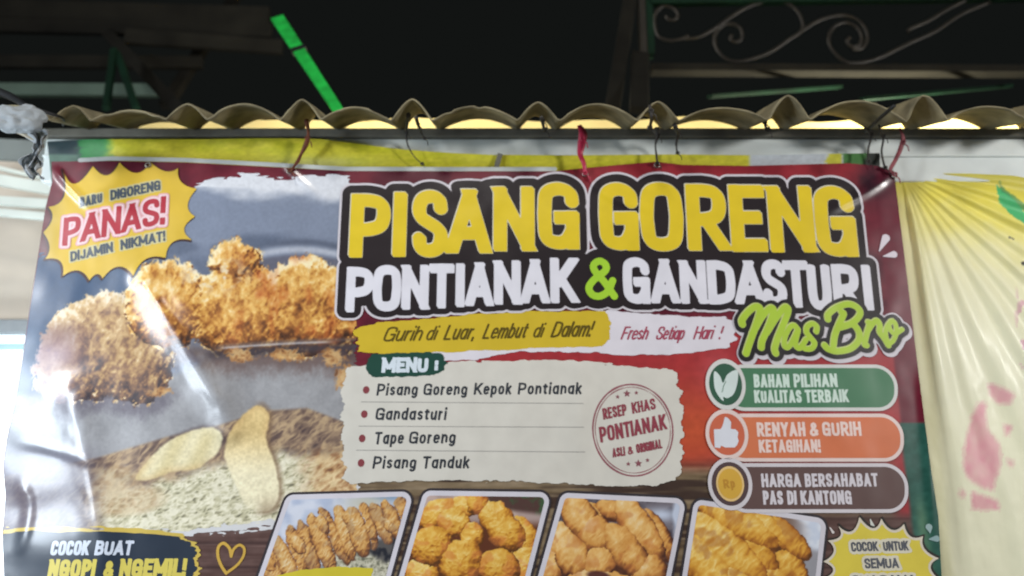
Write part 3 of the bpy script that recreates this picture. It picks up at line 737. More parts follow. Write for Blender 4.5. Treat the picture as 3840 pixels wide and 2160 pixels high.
for q in ([(1320, 800), (2150, 780), (2160, 1090), (1320, 1120)], [(2270, 780), (3190, 800), (3260, 1100), (2270, 1100)], [(1310, 1030), (2150, 985), (2300, 985), (3270, 1030), (3270, 1140), (1900, 1120), (1310, 1150)]): fillp.poly(PL(q))
back = np.minimum(np.minimum(np.minimum(fillp.F, h1.F - 23), h2.F - 20), np.minimum(amp.F - 22, h3.F - 11.5))
# the backing panel has softened scallops
white = np.minimum(shifted(np.minimum(np.minimum(h1.F - 28.5, h2.F - 25.5), amp.F - 26), 0, 0, 1.6, 1), np.minimum(shifted(h3.F - 15, 3, -6, 1.6, 3), h3.F - 15))
PANEL = sheet('headline_panel', h1, ink((202, 198, 206)), 6, BAN, F=white)
sheet('black_backing', h1, ink((40, 34, 37)), 7, PANEL, F=back)
e1 = shifted(h1.F, 4.5, -5.5, 1.6); e2 = shifted(h2.F, 3.5, -4.5, 1.6)
sheet('letter_rim', h1, ink((208, 206, 190)), 8, PANEL, F=np.minimum(e1 - 1.0, np.roll(h1.F, (1, -1), (0, 1)) - 0.8))
sheet('letter_rim', h2, ink((160, 158, 170)), 8, PANEL, F=e2 - 0.6)
sheet('headline_lettering', h1, ink((216, 190, 44)), 9, PANEL, F=e1)
sheet('headline_lettering', h2, ink((216, 216, 226)), 9, PANEL, F=np.maximum(e2, -(h3.F - 11.5)))
sheet('ampersand', amp, ink((160, 204, 58)), 9.2, PANEL)
sheet('script_halo', h3, ink((40, 38, 40)), 10, PANEL, level=11.5)
sheet('script_rim', h3, ink((192, 204, 130)), 11, PANEL, F=np.minimum(np.roll(h3.F, (1, -1), (0, 1)), h3.F) - 0.8)
sheet('script_lettering', h3, ink((168, 198, 64)), 12, PANEL)

# slogan strokes
WB = [(1440, 1330), (1900, 1300), (2258, 1162), (2380, 1172), (2560, 1186), (2720, 1188), (2772, 1215), (2752, 1250), (2770, 1270), (2735, 1285), (2735, 1300), (2640, 1318), (2480, 1330), (2330, 1334), (2230, 1322), (1950, 1318), (1800, 1345), (1500, 1368)]
f1 = field_for(PL(WB), 1.6, 10).poly(PL(WB))
SW = sheet('slogan_stroke', f1, ink((214, 211, 220)), 3, BAN, F=ragged(f1, 4.5, 22, 5, 61))
YB_ = [(1322, 1238), (1345, 1226), (1430, 1208), (1600, 1194), (1800, 1176), (2000, 1168), (2270, 1166), (2280, 1190), (2290, 1215), (2283, 1245), (2286, 1270), (2258, 1300), (2060, 1302), (1900, 1312), (1600, 1322), (1430, 1328), (1340, 1318), (1350, 1300), (1332, 1285), (1350, 1270), (1330, 1258)]
f2 = field_for(PL(YB_), 1.6, 10).poly(PL(YB_))
SY = sheet('slogan_stroke', f2, ink((200, 174, 50)), 4, BAN, F=ragged(f2, 4, 26, 5, 67))
tf = text_field([('Gurih', (1432, 1282), (1575, 1278), 56), ('di', (1592, 1277), (1630, 1276), 54), ('Luar,', (1660, 1276), (1775, 1273), 58),
                 ('Lembut', (1806, 1272), (1968, 1268), 58), ('di', (1994, 1267), (2030, 1266), 54), ('Dalam!', (2062, 1266), (2212, 1263), 60)], 0.9, tr=0.135, slant=0.42, gap=0.05, butt=False)
sheet('slogan_lettering', tf, ink((92, 78, 28)), 5, SY)
tf = text_field([('Fresh', (2326, 1274), (2424, 1274), 50), ('Setiap', (2456, 1274), (2560, 1274), 50), ('Hari', (2598, 1273), (2668, 1272), 50), ('!', (2690, 1272), (2704, 1272), 50)], 0.9, tr=0.12, slant=0.40, gap=0.03, butt=False)
sheet('slogan_lettering', tf, ink((160, 70, 90)), 5, SW)

# menu panel
MP = [(1300, 1374), (1480, 1366), (1740, 1356), (2000, 1350), (2180, 1352), (2330, 1368), (2500, 1382), (2536, 1398), (2546, 1424), (2530, 1442), (2560, 1470), (2548, 1500), (2566, 1540), (2552, 1580), (2566, 1620), (2550, 1660),
      (2566, 1700), (2550, 1730), (2556, 1770), (2530, 1800), (2460, 1826), (2200, 1815), (1900, 1806), (1640, 1802), (1310, 1812), (1284, 1790), (1296, 1750), (1280, 1720), (1292, 1680), (1276, 1640), (1290, 1600), (1274, 1560), (1290, 1520), (1278, 1480), (1294, 1430)]
f = field_for(PL(MP), 1.8, 12).poly(PL(MP))
sheet_shadow = None
MENU = sheet('menu_panel', f, ink((206, 204, 196)), 4.5, BAN, F=ragged(f, 6, 20, 6, 71))
MT = [(1370, 1378), (1378, 1352), (1396, 1327), (1520, 1322), (1652, 1321), (1668, 1340), (1664, 1350), (1679, 1362), (1666, 1372), (1668, 1388), (1644, 1402), (1560, 1412), (1396, 1415), (1384, 1400)]
f = field_for(PL(MT), 1.2, 8).poly(PL(MT))
MTAG = sheet('menu_tag', f, ink((36, 72, 62)), 5.5, BAN, F=ragged(f, 2.6, 12, 5, 73))
tf = text_field([('MENU', (1430, 1397), (1604, 1396), 56), (':', (1622, 1393), (1648, 1393), 52)], 1.1, tr=0.26, slant=0.05, gap=0.03)
sheet('menu_lettering', tf, ink((206, 218, 228)), 6.5, MTAG)
items = [('Pisang', (1411, 1483), (1564, 1482), 44), ('Goreng', (1586, 1482), (1750, 1481), 44), ('Kepok', (1776, 1480), (1916, 1479), 44), ('Pontianak', (1941, 1479), (2180, 1478), 44),
         ('Gandasturi', (1406, 1575), (1672, 1575), 46), ('Tape', (1402, 1666), (1512, 1664), 46), ('Goreng', (1532, 1664), (1706, 1662), 46), ('Pisang', (1396, 1757), (1558, 1757), 46), ('Tanduk', (1582, 1757), (1758, 1756), 46)]
for grp in (items[:4], items[4:5], items[5:7], items[7:]):
    tf = text_field(grp, 1.0, tr=0.178, slant=0.12, gap=0.12)
    sheet('menu_lettering', tf, ink((56, 60, 66)), 5.5, MENU)
for (bx, by) in ((1373, 1462), (1366, 1553), (1358, 1644), (1354, 1736)):
    c = PL([(bx, by)])[0]; f = Field(c[0] - 14, c[1] - 14, c[0] + 14, c[1] + 14, 1.0).ellipse(c, 7.6, 8.8)
    sheet('bullet', f, ink((132, 66, 72)), 5.5, MENU)
for a, b in (((1354, 1507), (2188, 1513)), ((1345, 1598), (2190, 1602)), ((1336, 1688), (2194, 1695))):
    f = field_for(PL([a, b]), 0.8, 6); f.stroke(PL([a, b]), 0.9, True)
    sheet('ruled_line', f, ink((158, 156, 152)), 5.5, MENU)
sc = PL([(2373, 1611)])[0]; srx = (plane(2525, 1611)[0] - plane(2221, 1611)[0]) / 2; sry = (plane(2373, 1437)[1] - plane(2373, 1785)[1]) / 2
f = Field(sc[0] - srx - 8, sc[1] - sry - 8, sc[0] + srx + 8, sc[1] + sry + 8, 1.1)
U, V = f.grid(); q = np.hypot((U - sc[0]) / srx, (V - sc[1]) / sry)
wear = 1.4 * (fbm(U / 30, V / 30, 81, 3) - 0.5)
ring = np.minimum(np.abs(q - 0.985) * srx - 1.7 + wear, np.abs(q - 0.925) * srx - 0.8 + wear)
STAMP = sheet('stamp', f, ink((146, 92, 100)), 5.5, MENU, F=ring)
tf = text_field([('RESEP', (2263, 1574), (2352, 1556), 42), ('KHAS', (2372, 1552), (2460, 1534), 42), ('PONTIANAK', (2252, 1660), (2502, 1609), 58), ('ASLI', (2298, 1716), (2344, 1708), 34), ('&', (2356, 1706), (2376, 1702), 30), ('ORIGINAL', (2388, 1700), (2484, 1680), 34)], 0.8, tr=0.175, slant=0.1, gap=0.08)
for ln in (0,): sheet('stamp_lettering', tf, ink((140, 66, 78)), 6.5, MENU)
def star(cx, cy, r):
    c = PL([(cx, cy)])[0]; r = r * 0.62
    return [(c[0] + (r if k % 2 == 0 else r * .45) * math.sin(k * math.pi / 5), c[1] + (r if k % 2 == 0 else r * .45) * math.cos(k * math.pi / 5)) for k in range(10)]
for cx, cy, r in ((2316, 1488, 9), (2351, 1476, 15), (2386, 1473, 9), (2356, 1740, 9), (2394, 1738, 15), (2428, 1726, 9)):
    s = star(cx, cy, r); f = field_for(s, 0.8, 4).poly(s); sheet('star', f, ink((136, 84, 92)), 5.5, MENU)

# the three pill badges
def pill(x0, x1, y0, y1, r):
    P = PL([(x0, y0 + r), (x0, y1 - r), (x1 - r, y1 - r), (x1 - r, y0 + r)])
    rr = abs(PL([(x1 - r, y0)])[0][1] - P[3][1])
    f = field_for(P, 1.6, rr + 20); f.poly(P); return f, rr
def badge(y0, y1, x0, x1, circ, colr, circ_col, texts, lcol, border):
    f, rr = pill(x0, x1, y0, y1, (y1 - y0) * 0.46)
    f.F = f.F - rr + 0.0
    c = PL([(circ[0], circ[1])])[0]
    ru = abs(plane(circ[0] + circ[2], circ[1])[0] - c[0]); rv = abs(plane(circ[0], circ[1] - circ[3])[1] - c[1])
    B = sheet('badge', f, ink(border), 7, BAN)
    sheet('badge_fill', f, ink(colr), 8, B, level=-8.2)
    g = Field(c[0] - ru - 10, c[1] - rv - 10, c[0] + ru + 10, c[1] + rv + 10, 1.4).ellipse(c, ru, rv)
    sheet('badge_ring', g, ink(border), 9, B)
    sheet('badge_disc', g, ink(circ_col), 10, B, level=-8.6)
    for t in texts:
        tf = text_field(t, 0.9, tr=0.2, gap=0.09)
        sheet('badge_lettering', tf, ink(lcol), 9, B)
    return B, c, ru, rv
B1, c, ru, rv = badge(1367, 1540, 2790, 3366, (2721, 1441, 75, 95), (74, 122, 92), (56, 92, 74), [[('BAHAN', (2828, 1453), (2962, 1453), 50), ('PILIHAN', (2978, 1452), (3142, 1451), 50)], [('KUALITAS', (2830, 1511), (3008, 1510), 48), ('TERBAIK', (3022, 1510), (3184, 1508), 48)]], (200, 220, 210), (206, 208, 206))
lf = PL(catmull([(2700, 1492), (2682, 1462), (2677, 1428), (2679, 1392), (2700, 1410), (2712, 1436), (2728, 1404), (2764, 1388), (2766, 1430), (2752, 1476), (2728, 1493), (2712, 1488), (2714, 1504)], True, 4))
f = field_for(lf, 1.0, 4).poly(lf); sheet('leaf_icon', f, ink((204, 218, 216)), 11, B1)
vein = PL([(2708, 1470), (2714, 1446), (2722, 1430)]); f = field_for(vein, 0.7, 5); f.stroke(vein, 0.9, False); sheet('leaf_vein', f, ink((90, 126, 108)), 11.6, B1)
B2, c, ru, rv = badge(1551, 1730, 2790, 3390, (2726, 1628, 80, 94), (206, 118, 82), (198, 104, 78), [[('RENYAH', (2840, 1637), (3022, 1636), 53), ('&', (3038, 1636), (3072, 1636), 52), ('GURIH', (3086, 1635), (3232, 1634), 53)], [('KETAGIHAN!', (2847, 1697), (3078, 1696), 48)]], (228, 206, 200), (222, 204, 200))
th = PL([(2679, 1612), (2704, 1611), (2712, 1596), (2720, 1565), (2730, 1570), (2740, 1584), (2738, 1610), (2758, 1612), (2767, 1622), (2764, 1640), (2768, 1654), (2762, 1668), (2755, 1676), (2720, 1676), (2702, 1668), (2700, 1678), (2682, 1676)])
f = field_for(th, 1.0, 6).poly(th); sheet('thumb_icon', f, ink((214, 218, 228)), 11, B2, level=1.2)
B3, c, ru, rv = badge(1737, 1922, 2800, 3408, (2738, 1814, 83, 98), (98, 78, 76), (84, 68, 70), [[('HARGA', (2857, 1827), (3005, 1826), 50), ('BERSAHABAT', (3020, 1826), (3294, 1824), 50)], [('PAS', (2863, 1892), (2938, 1892), 52), ('DI', (2954, 1892), (2988, 1892), 52), ('KANTONG', (3004, 1892), (3196, 1891), 52)]], (208, 204, 212), (206, 202, 208))
g = Field(c[0] - 45, c[1] - 55, c[0] + 45, c[1] + 55, 1.2).ellipse(c, ru * 0.63, rv * 0.67)
COIN = sheet('coin_icon', g, ink((222, 190, 130)), 11, B3); sheet('coin_face', g, ink((208, 166, 70)), 12, B3, level=-4.5)
tf = text_field([('R', (2716, 1832), (2736, 1830), 34), ('p', (2742, 1830), (2758, 1828), 34)], 0.9, tr=0.2, gap=0.06); sheet('coin_lettering', tf, ink((184, 136, 56)), 13, B3)

# starbursts
def burst(tv, closed=True):
    out = []; n = len(tv)
    for k in range(0, n, 2):
        a = np.array(tv[k], float); m = np.array(tv[(k + 1) % n], float); b = np.array(tv[(k + 2) % n], float)
        c = 2 * m - 0.5 * (a + b)
        for t in np.linspace(0, 1, 9)[:-1]: out.append((1-t)**2 * a + 2*t*(1-t) * c + t*t * b)
    return PL(out)
TV = [(350,150),(480,330),(690,130),(850,235),(990,88),(1180,208),(1345,88),(1510,188),(1655,150),(1690,310),(1865,385),(1762,570),(1845,700),(1722,840),(1815,968),(1600,985),(1512,1168),(1290,1180),(1150,1372),(980,1265),(800,1402),(735,1350),(650,1424),(525,1310),(350,1372),(320,1205),(150,1180),(200,1040),(128,880),(232,720),(185,592),(365,470)]
TV = [(120 + .3313 * a, 580 + .3313 * b) for a, b in TV]
bp = burst(TV); f = field_for(bp, 1.6, 14).poly(bp)
SB = sheet('starburst', f, ink((66, 44, 44)), 5, BAN, F=np.maximum(np.roll(f.F, (-2, -2), (0, 1)) - 2.0, inside_sheet(f)))
sheet('starburst_fill', f, ink((206, 174, 62)), 6, SB, F=np.maximum(f.F, inside_sheet(f)))
for ln in ([('BARU', (300, 778), (384, 759), 38), ('DIGORENG', (414, 752), (602, 712), 38)], [('DIJAMIN', (264, 982), (424, 944), 38), ('NIKMAT!', (452, 938), (620, 902), 38)]):
    tf = text_field(ln, 1.0, tr=0.22, slant=0.1, gap=0.05)
    sheet('burst_halo', tf, ink((196, 188, 140)), 7, SB, level=3.4); sheet('burst_lettering', tf, ink((72, 82, 94)), 8, SB)
tf = text_field([('PANAS!', (232, 924), (618, 838), 104)], 1.2, tr=0.185, slant=0.18, gap=0.03, big=30)
sheet('panas_halo', tf, ink((214, 164, 170)), 9, SB, level=8.0); sheet('panas_rim', tf, ink((222, 196, 200)), 9.6, SB, level=5.0); sheet('panas_lettering', tf, ink((166, 44, 58)), 10.4, SB)
TV2 = [(325,370),(600,500),(765,205),(1040,435),(1205,235),(1430,470),(1665,345),(1800,600),(2050,590),(2080,850),(2370,1040),(2200,1230),(2420,1500),(2160,1660),(2250,1980),(1900,1980),(1800,2300),(1500,2120),(1200,2380),(960,2120),(640,2300),(560,1960),(200,1940),(300,1640),(20,1460),(240,1280),(40,1105),(250,900),(130,680),(380,590)]
TV2 = [(3080 + .18634 * a, 1900 + .18634 * b) for a, b in TV2]
bp = burst(TV2); f = field_for(bp, 1.4, 12).poly(bp)
S2 = sheet('starburst', f, ink((50, 48, 46)), 6, BAN, F=np.maximum(np.roll(f.F, (2, 2), (0, 1)) - 1.5, inside_sheet(f)))
sheet('starburst_rim', f, ink((212, 204, 188)), 7, S2, F=np.maximum(f.F, inside_sheet(f)))
sheet('starburst_fill', f, ink((214, 198, 78)), 8, S2, F=np.maximum(f.F + 5.5, inside_sheet(f) + 6))
tf = text_field([('COCOK', (3194, 2069), (3294, 2066), 36), ('UNTUK', (3314, 2066), (3408, 2064), 36), ('SEMUA', (3244, 2132), (3372, 2130), 38), ('SUASANA', (3196, 2198), (3440, 2196), 40)], 1.0, tr=0.2, gap=0.05)
sheet('burst_halo', tf, ink((212, 208, 190)), 9, S2, level=6.0); sheet('burst_lettering', tf, ink((88, 92, 100)), 10, S2)

# framed food pictures along the bottom
def rounded(pts, r):
    """inset polygon and its radius in mm"""
    P = PL(pts); c = P.mean(0); return P, r
FR = [([(1078, 1858), (1550, 1845), (1438, 2250), (935, 2262)], paint_p1), ([(1592, 1842), (2066, 1848), (1960, 2260), (1470, 2260)], paint_p2),
      ([(2108, 1850), (2572, 1872), (2492, 2270), (1992, 2260)], paint_p3), ([(2606, 1874), (3098, 1948), (3060, 2290), (2542, 2280)], paint_p4)]
for pts, pf in FR:
    P = PL(pts); r = 20.0
    # shrink by r towards the inside, then grow back rounded
    n = len(P); Q = []
    for k in range(n):
        a, b, c = P[k - 1], P[k], P[(k + 1) % n]
        d1 = (b - a) / np.linalg.norm(b - a); d2 = (c - b) / np.linalg.norm(c - b)
        n1 = np.array([-d1[1], d1[0]]); n2 = np.array([-d2[1], d2[0]])
        if np.dot(n1, P.mean(0) - b) < 0: n1, n2 = -n1, -n2
        bis = n1 + n2; bis /= np.linalg.norm(bis); Q.append(b + bis * r / max(0.3, np.dot(bis, n1)))
    f = field_for(Q, 1.7, r + 16).poly(np.array(Q)); f.F = f.F - r
    PF = sheet('photo_frame', f, ink((58, 54, 58)), 3.5, BAN, level=7)
    sheet('photo_border', f, ink((206, 204, 214)), 4.3, PF, level=1.5)
    sheet('food_photo', f, M_print, 5.2, PF, level=-9.5, paint=pf)
LBL = PL([(1040, 2160), (1120, 2140), (1240, 2126), (1400, 2130), (1392, 2160), (1370, 2230), (1020, 2240)])
f = field_for(LBL, 1.6, 8).poly(LBL); sheet('photo_label', f, ink((204, 190, 62)), 6.2, BAN, F=ragged(f, 3, 20, 8, 91))

# metal eyelets where the ties pass through
for ex, ey in ((2194, 652), (3350, 662), (1090, 646), (2464, 620), (560, 622)):
    c = PL([(ex, ey)])[0]; dd = float(disp(np.array([c[0]]), np.array([c[1]]))[0]); g = Geo()
    ring = [(c[0] / 1000 + 0.0062 * math.cos(a), YB - dd / 1000 - 0.0045, EYE + c[1] / 1000 + 0.0062 * math.sin(a)) for a in np.linspace(0, 2 * math.pi, 17)]
    g.tube(ring, 0.0020, 6); g.build('eyelet', M_eye, BAN, smooth=True)

# doodles
hp = PL(catmull([(867, 2086), (860, 2056), (838, 2037), (819, 2052), (817, 2085), (829, 2120), (848, 2150)], n=6)); hp2 = PL(catmull([(867, 2086), (876, 2060), (897, 2044), (915, 2056), (913, 2084), (890, 2118), (848, 2150)], n=6))
f = field_for(np.concatenate([hp, hp2]), 1.1, 12); f.stroke(hp, 3.3, False); f.stroke(hp2, 3.0, False)
sheet('heart_doodle', f, ink((196, 160, 74)), 3, BAN)
def drop(a, b, r):
    a, b = PL([a, b]); f = field_for([a, b], 1.0, r + 8); U, V = f.grid(); e = b - a; t = np.clip(((U - a[0]) * e[0] + (V - a[1]) * e[1]) / (e @ e), 0, 1)
    f.F = np.hypot(U - a[0] - t * e[0], V - a[1] - t * e[1]) - (1.2 + (r - 1.2) * t); return f
for a, b, r, c in (((3297, 942), (3322, 893), 10, (210, 202, 212)), ((3312, 961), (3352, 954), 8.5, (210, 202, 212)), ((3488, 1998), (3484, 1978), 8, (150, 176, 176)), ((3484, 2022), (3512, 2020), 7, (140, 168, 170)), ((3264, 1948), (3272, 1972), 4.5, (206, 210, 204)), ((3112, 1978), (3124, 1996), 3.0, (214, 208, 208))):
    f = drop(a, b, r); sheet('sparkle_mark', f, ink(c), 5, BAN)
CB = [(-40, 1990), (60, 1986), (300, 1982), (560, 1988), (680, 2008), (735, 2040), (748, 2070), (735, 2100), (750, 2130), (735, 2160), (744, 2200), (720, 2240), (-40, 2250)]
f = field_for(PL(CB), 1.8, 12).poly(PL(CB))
YS = sheet('promo_stroke', f, ink((196, 172, 84)), 3.5, BAN, F=np.maximum(np.maximum(f.F - 3 + 10 * (fbm(f.grid()[0] / 40, f.grid()[1] / 5, 95, 3) - .5) * 2, inside_sheet(f)), 0 * f.F - 99))
PB = sheet('promo_box', f, ink((42, 52, 66)), 4.2, YS, F=np.maximum(f.F + 6 + 7 * (fbm(f.grid()[0] / 60, f.grid()[1] / 5, 97, 3) - .5) * 2, inside_sheet(f)))
tf = text_field([('COCOK', (186, 2083), (330, 2082), 55), ('BUAT', (352, 2082), (494, 2082), 55)], 1.1, tr=0.22, slant=0.08, gap=0.04); sheet('promo_lettering', tf, ink((196, 204, 218)), 5, YS)
tf = text_field([('NGOPI', (176, 2168), (352, 2167), 70), ('&', (384, 2167), (424, 2167), 64), ('NGEMIL!', (444, 2166), (694, 2164), 70)], 1.2, tr=0.24, slant=0.05, gap=0.05); sheet('promo_lettering', tf, ink((204, 190, 92)), 5, YS)

# ------------------------------------------------------------------ what the banner hangs from and what stands around it
M_beam = material('pale_painted_steel', lin((222, 230, 228)), 0.45, vary=0.12, scale=7, bump=0.25)
M_batten = material('weathered_timber', lin((112, 110, 100)), 0.8, vary=0.25, scale=14, bump=0.5)
M_roof = material('dusty_roof_sheet', lin((146, 138, 112)), 0.85, vary=0.45, scale=14, bump=0.6, trans=0.26, spec=0.2)
M_tarp = material('cream_tarpaulin', lin((232, 214, 150)), 0.6, vary=0.10, scale=3, trans=0.65)
M_red = material('red_raffia', lin((176, 40, 72)), 0.45, vary=0.2, scale=60)
M_dred = material('faded_raffia', lin((128, 58, 66)), 0.6, vary=0.25, scale=60)
M_wire = material('dark_wire', lin((44, 40, 36)), 0.6, vary=0.3, scale=60)
M_rust = material('rusty_wire', lin((112, 62, 42)), 0.8, vary=0.4, scale=60)
M_green = material('bright_green_paint', lin((28, 168, 64)), 0.5, vary=0.3, scale=22, bump=0.3)
M_dgreen = material('old_green_paint', lin((6, 30, 18)), 0.8, vary=0.4, scale=8, spec=0.15)
M_iron = material('dark_wrought_iron', lin((36, 33, 27)), 0.42, vary=0.3, scale=20, metallic=0.3)
M_dark = material('dark_weathered_board', lin((21, 20, 16)), 0.9, vary=0.5, scale=5, bump=0.6, spec=0.15)
M_black = material('black_rubber', lin((22, 24, 26)), 0.5, vary=0.2)
M_plastic = material('white_plastic_bag', lin((186, 192, 196)), 0.7, vary=0.08, scale=12, bump=0.2, bscale=30, trans=0.5, spec=0.3)
M_cream = material('cream_stick', lin((176, 166, 146)), 0.7, vary=0.2)
M_slat = material('white_slat_paint', lin((206, 214, 206)), 0.5, vary=0.08, scale=5)
M_grey = material('grey_painted_metal', lin((112, 120, 118)), 0.55, vary=0.15, scale=7, bump=0.3)
M_wall = material('beige_plaster', lin((200, 190, 176)), 0.85, vary=0.07, scale=5, bump=0.3)
M_sill = material('grey_sill', lin((128, 134, 138)), 0.6, vary=0.1)
M_lit = material('lit_panel', (0.8, 0.85, 0.9), 0.4, vary=0.05, emit=((0.86, 0.95, 1.0), 1.05))
M_paleg = material('pale_green_paint', lin((62, 80, 70)), 0.6, vary=0.15, scale=6)

# ground and what lies in front, out of view
g = Geo(); g.add([(-60, -60, 0), (60, -60, 0), (60, 60, 0), (-60, 60, 0)], [(0, 1, 2, 3)])
tag(g.build('ground', material('dark_asphalt', (0.05, 0.05, 0.05), 0.9, vary=0.3, scale=3, bump=0.6)), kind='structure')

# pale beam and the timber strip lying on it
YBM = 1.80
zt = P3(1920, 520, YBM)[2]; zb = zt - 0.118; zk = P3(1920, 486, YBM)[2]
xl = P3(172, 520, YBM)[0]
BEAM = empty('beam', (0, YBM, zb), 'long pale grey painted steel beam running across above the food banner', 'beam')
g = Geo(); g.box((xl, YBM, zb), (2.05, YBM + 0.06, zt)); g.build('box_section', M_beam, BEAM, bevel=0.004)
g = Geo(); g.box((xl, YBM - 0.006, zt - 0.052), (2.05, YBM, zt - 0.046)); g.build('seam', M_beam, BEAM, bevel=0.002)
g = Geo(); V0 = []
g.box((xl - 0.02, YBM - 0.012, zt + 0.0015), (2.05, YBM + 0.07, zk)); b = g.build('roof_batten', M_batten, None, bevel=0.004)
tag(b, 'dark weathered timber strip lying on top of the pale beam under the roof sheet', 'batten')

# wavy roof sheet: wide low waves and narrow high ones
NAR = [-95, 328, 745, 1158, 1558, 2015, 2448, 2918, 3415, 3870, 4290]
def wave(px):
    """height of the sheet above its valleys, mm, at photo column px"""
    z = np.zeros_like(px)
    for i, c in enumerate(NAR):
        hw = 72.0
        q = np.abs(px - c) / hw
        z = np.maximum(z, np.where(q < 1, (44 + 7 * math.sin(i * 4.7 + 1)) * (1 - q ** 1.6), 0))
        if i + 1 < len(NAR):
            a = c + hw + 6; b = NAR[i + 1] - hw - 6; m = (a + b) / 2; h = (b - a) / 2
            q2 = np.abs(px - m) / h
            z = np.maximum(z, np.where(q2 < 1, (32 + 6 * math.sin(i * 2.6 + 2)) * (1 - q2 ** 2), 0))
    return z
xs = np.arange(-1.50, 1.72, 0.006); nd = 14; YF, YR = 1.63, 1.80
zf = P3(1920, 447, YF)[2]; zr = P3(1920, 484, YR)[2]
pxs = 1920 + FPX * xs / (1.70 * CT + 0.78 * ST)
V = []; F = []
for k in range(nd):
    t = k / (nd - 1); y = YF + (YR - YF) * t; z0 = zf + (zr - zf) * t
    wob = 4 * (fbm(xs * 6, np.full_like(xs, t * 2), 3, 2) - .5) + 7 * (fbm(xs * 2.2, np.full_like(xs, .3), 8, 2) - .5) * (1 - t)
    z = z0 + (wave(pxs) * (1.0 + 0.10 * (1 - t)) * (1.04 + 0.20 * np.clip((pxs - 1920) / 1920, -1, 1)) + wob) / 1000
    z = z - 0.004 * (1 - t) ** 6 * sstep(0.62, 0.8, fbm(xs * 30, np.zeros_like(xs), 15, 2))
    yy = y + 0.018 * (fbm(xs * 9, np.zeros_like(xs), 6, 3) - .5) * (1 - t)
    V += list(zip(xs, yy, z))
n = len(xs)
for k in range(nd - 1):
    for i in range(n - 1): F.append((k*n+i, k*n+i+1, (k+1)*n+i+1, (k+1)*n+i))
me = bpy.data.meshes.new('roof_sheet'); me.from_pydata(V, [], F); me.update()
RF = link('roof_sheet', me, M_roof)
so = RF.modifiers.new('thickness', 'SOLIDIFY'); so.thickness = 0.004
tag(RF, 'dusty wavy roof sheet edge with wide and narrow waves above the beam', 'roof sheet')

# tarpaulin glowing inside the stall
V = []; F = []; nx, nz = 60, 14
for j in range(nz):
    for i in range(nx):
        x = -1.08 + 2.66 * i / (nx - 1); z = EYE + 0.30 + 0.634 * j / (nz - 1)
        V.append((x, 1.99 + 0.012 * math.sin(x * 9) + 0.008 * math.sin(x * 23 + z * 5), z))
for j in range(nz - 1):
    for i in range(nx - 1): F.append((j*nx+i, j*nx+i+1, (j+1)*nx+i+1, (j+1)*nx+i))
me = bpy.data.meshes.new('tarpaulin'); me.from_pydata(V, [], F); me.update()
tag(link('tarpaulin', me, M_tarp), 'cream tarpaulin lit from inside the stall, glimpsed under the roof waves', 'tarpaulin')

# the older yellow banner folded behind the food banner
OLD = [(176, 530), (300, 524), (650, 521), (1000, 520), (1200, 521), (1290, 531), (1500, 557), (1700, 574), (1850, 583), (2100, 581), (2500, 580), (2800, 581), (3080, 578), (3300, 574), (3292, 720), (2400, 760), (1400, 760), (200, 730)]
def paint_old(u, v):
    x, y = art(u, v, 1.778)
    n = fbm(x / 60, y / 20, 601, 3)
    col = np.zeros(x.shape + (3,)) + np.array((208, 202, 62))
    col = over(col, (190, 190, 44), sstep(0.45, 0.7, n) * 0.7)
    col = over(col, (206, 212, 150), np.exp(-(((x - 1180) / 200) ** 2 + ((y - 612) / 22) ** 2)) * 0.6)
    xw = x + 50 * (fbm(x / 30, y / 16, 603) - .5)
    col = over(col, (46, 134, 72), sstep(440, 380, xw))
    col = over(col, (48, 66, 72), sstep(310, 285, xw)); col = over(col, (92, 120, 108), sstep(310, 280, xw) * sstep(572, 584, y))
    col = over(col, (192, 200, 206), sstep(2800, 2820, x)); col = over(col, (200, 196, 60), sstep(3095, 3110, xw) * sstep(3160, 3150, x))
    col = over(col, (70, 122, 62), sstep(3150, 3165, xw)); col = over(col, (46, 52, 48), sstep(3225, 3260, xw))
    return col * (0.93 + 0.14 * fbm(x / 14, y / 8, 605, 2))[..., None]
def poly_plane(pts, Y):
    a = np.asarray(pts, float); u, v = plane(a[:, 0], a[:, 1], Y); return np.stack([u, v], 1)
pp = poly_plane(OLD, 1.778); f = field_for(pp, 3.0, 8).poly(pp)
u, v, loops, totals = contour(f)
wv = 3.5 * np.sin(u / 70 + v / 22) * fbm(u / 160, v / 60, 607, 2) + 3 * np.sin((u * 0.25 + v) / 16) * sstep(-700, -100, u) * sstep(200, -200, u)
me = raw_mesh('yellow_banner', np.stack([u / 1000, 1.778 - wv / 1000, EYE + v / 1000], 1), loops, totals, linarr(paint_old(u, v)))
M_old = material('faded_print', (1, 1, 1), 0.4, attr=True, vary=0.05, scale=15)
OB = tag(link('yellow_banner', me, M_old), 'strip of an older yellow banner showing between the pale beam and the food banner', 'banner')
f = Field(*[float(q) for q in (poly_plane([(1855, 625)], 1.765)[0].tolist() + poly_plane([(1882, 578)], 1.765)[0].tolist())], 1.0)
g = Geo(); a = P3(1876, 576, 1.768); b = P3(1862, 626, 1.768); g.bar(a, b, 0.013, 0.004, up=(0, 1, 0)); g.build('loop_strap', M_batten, OB, bevel=0.001)

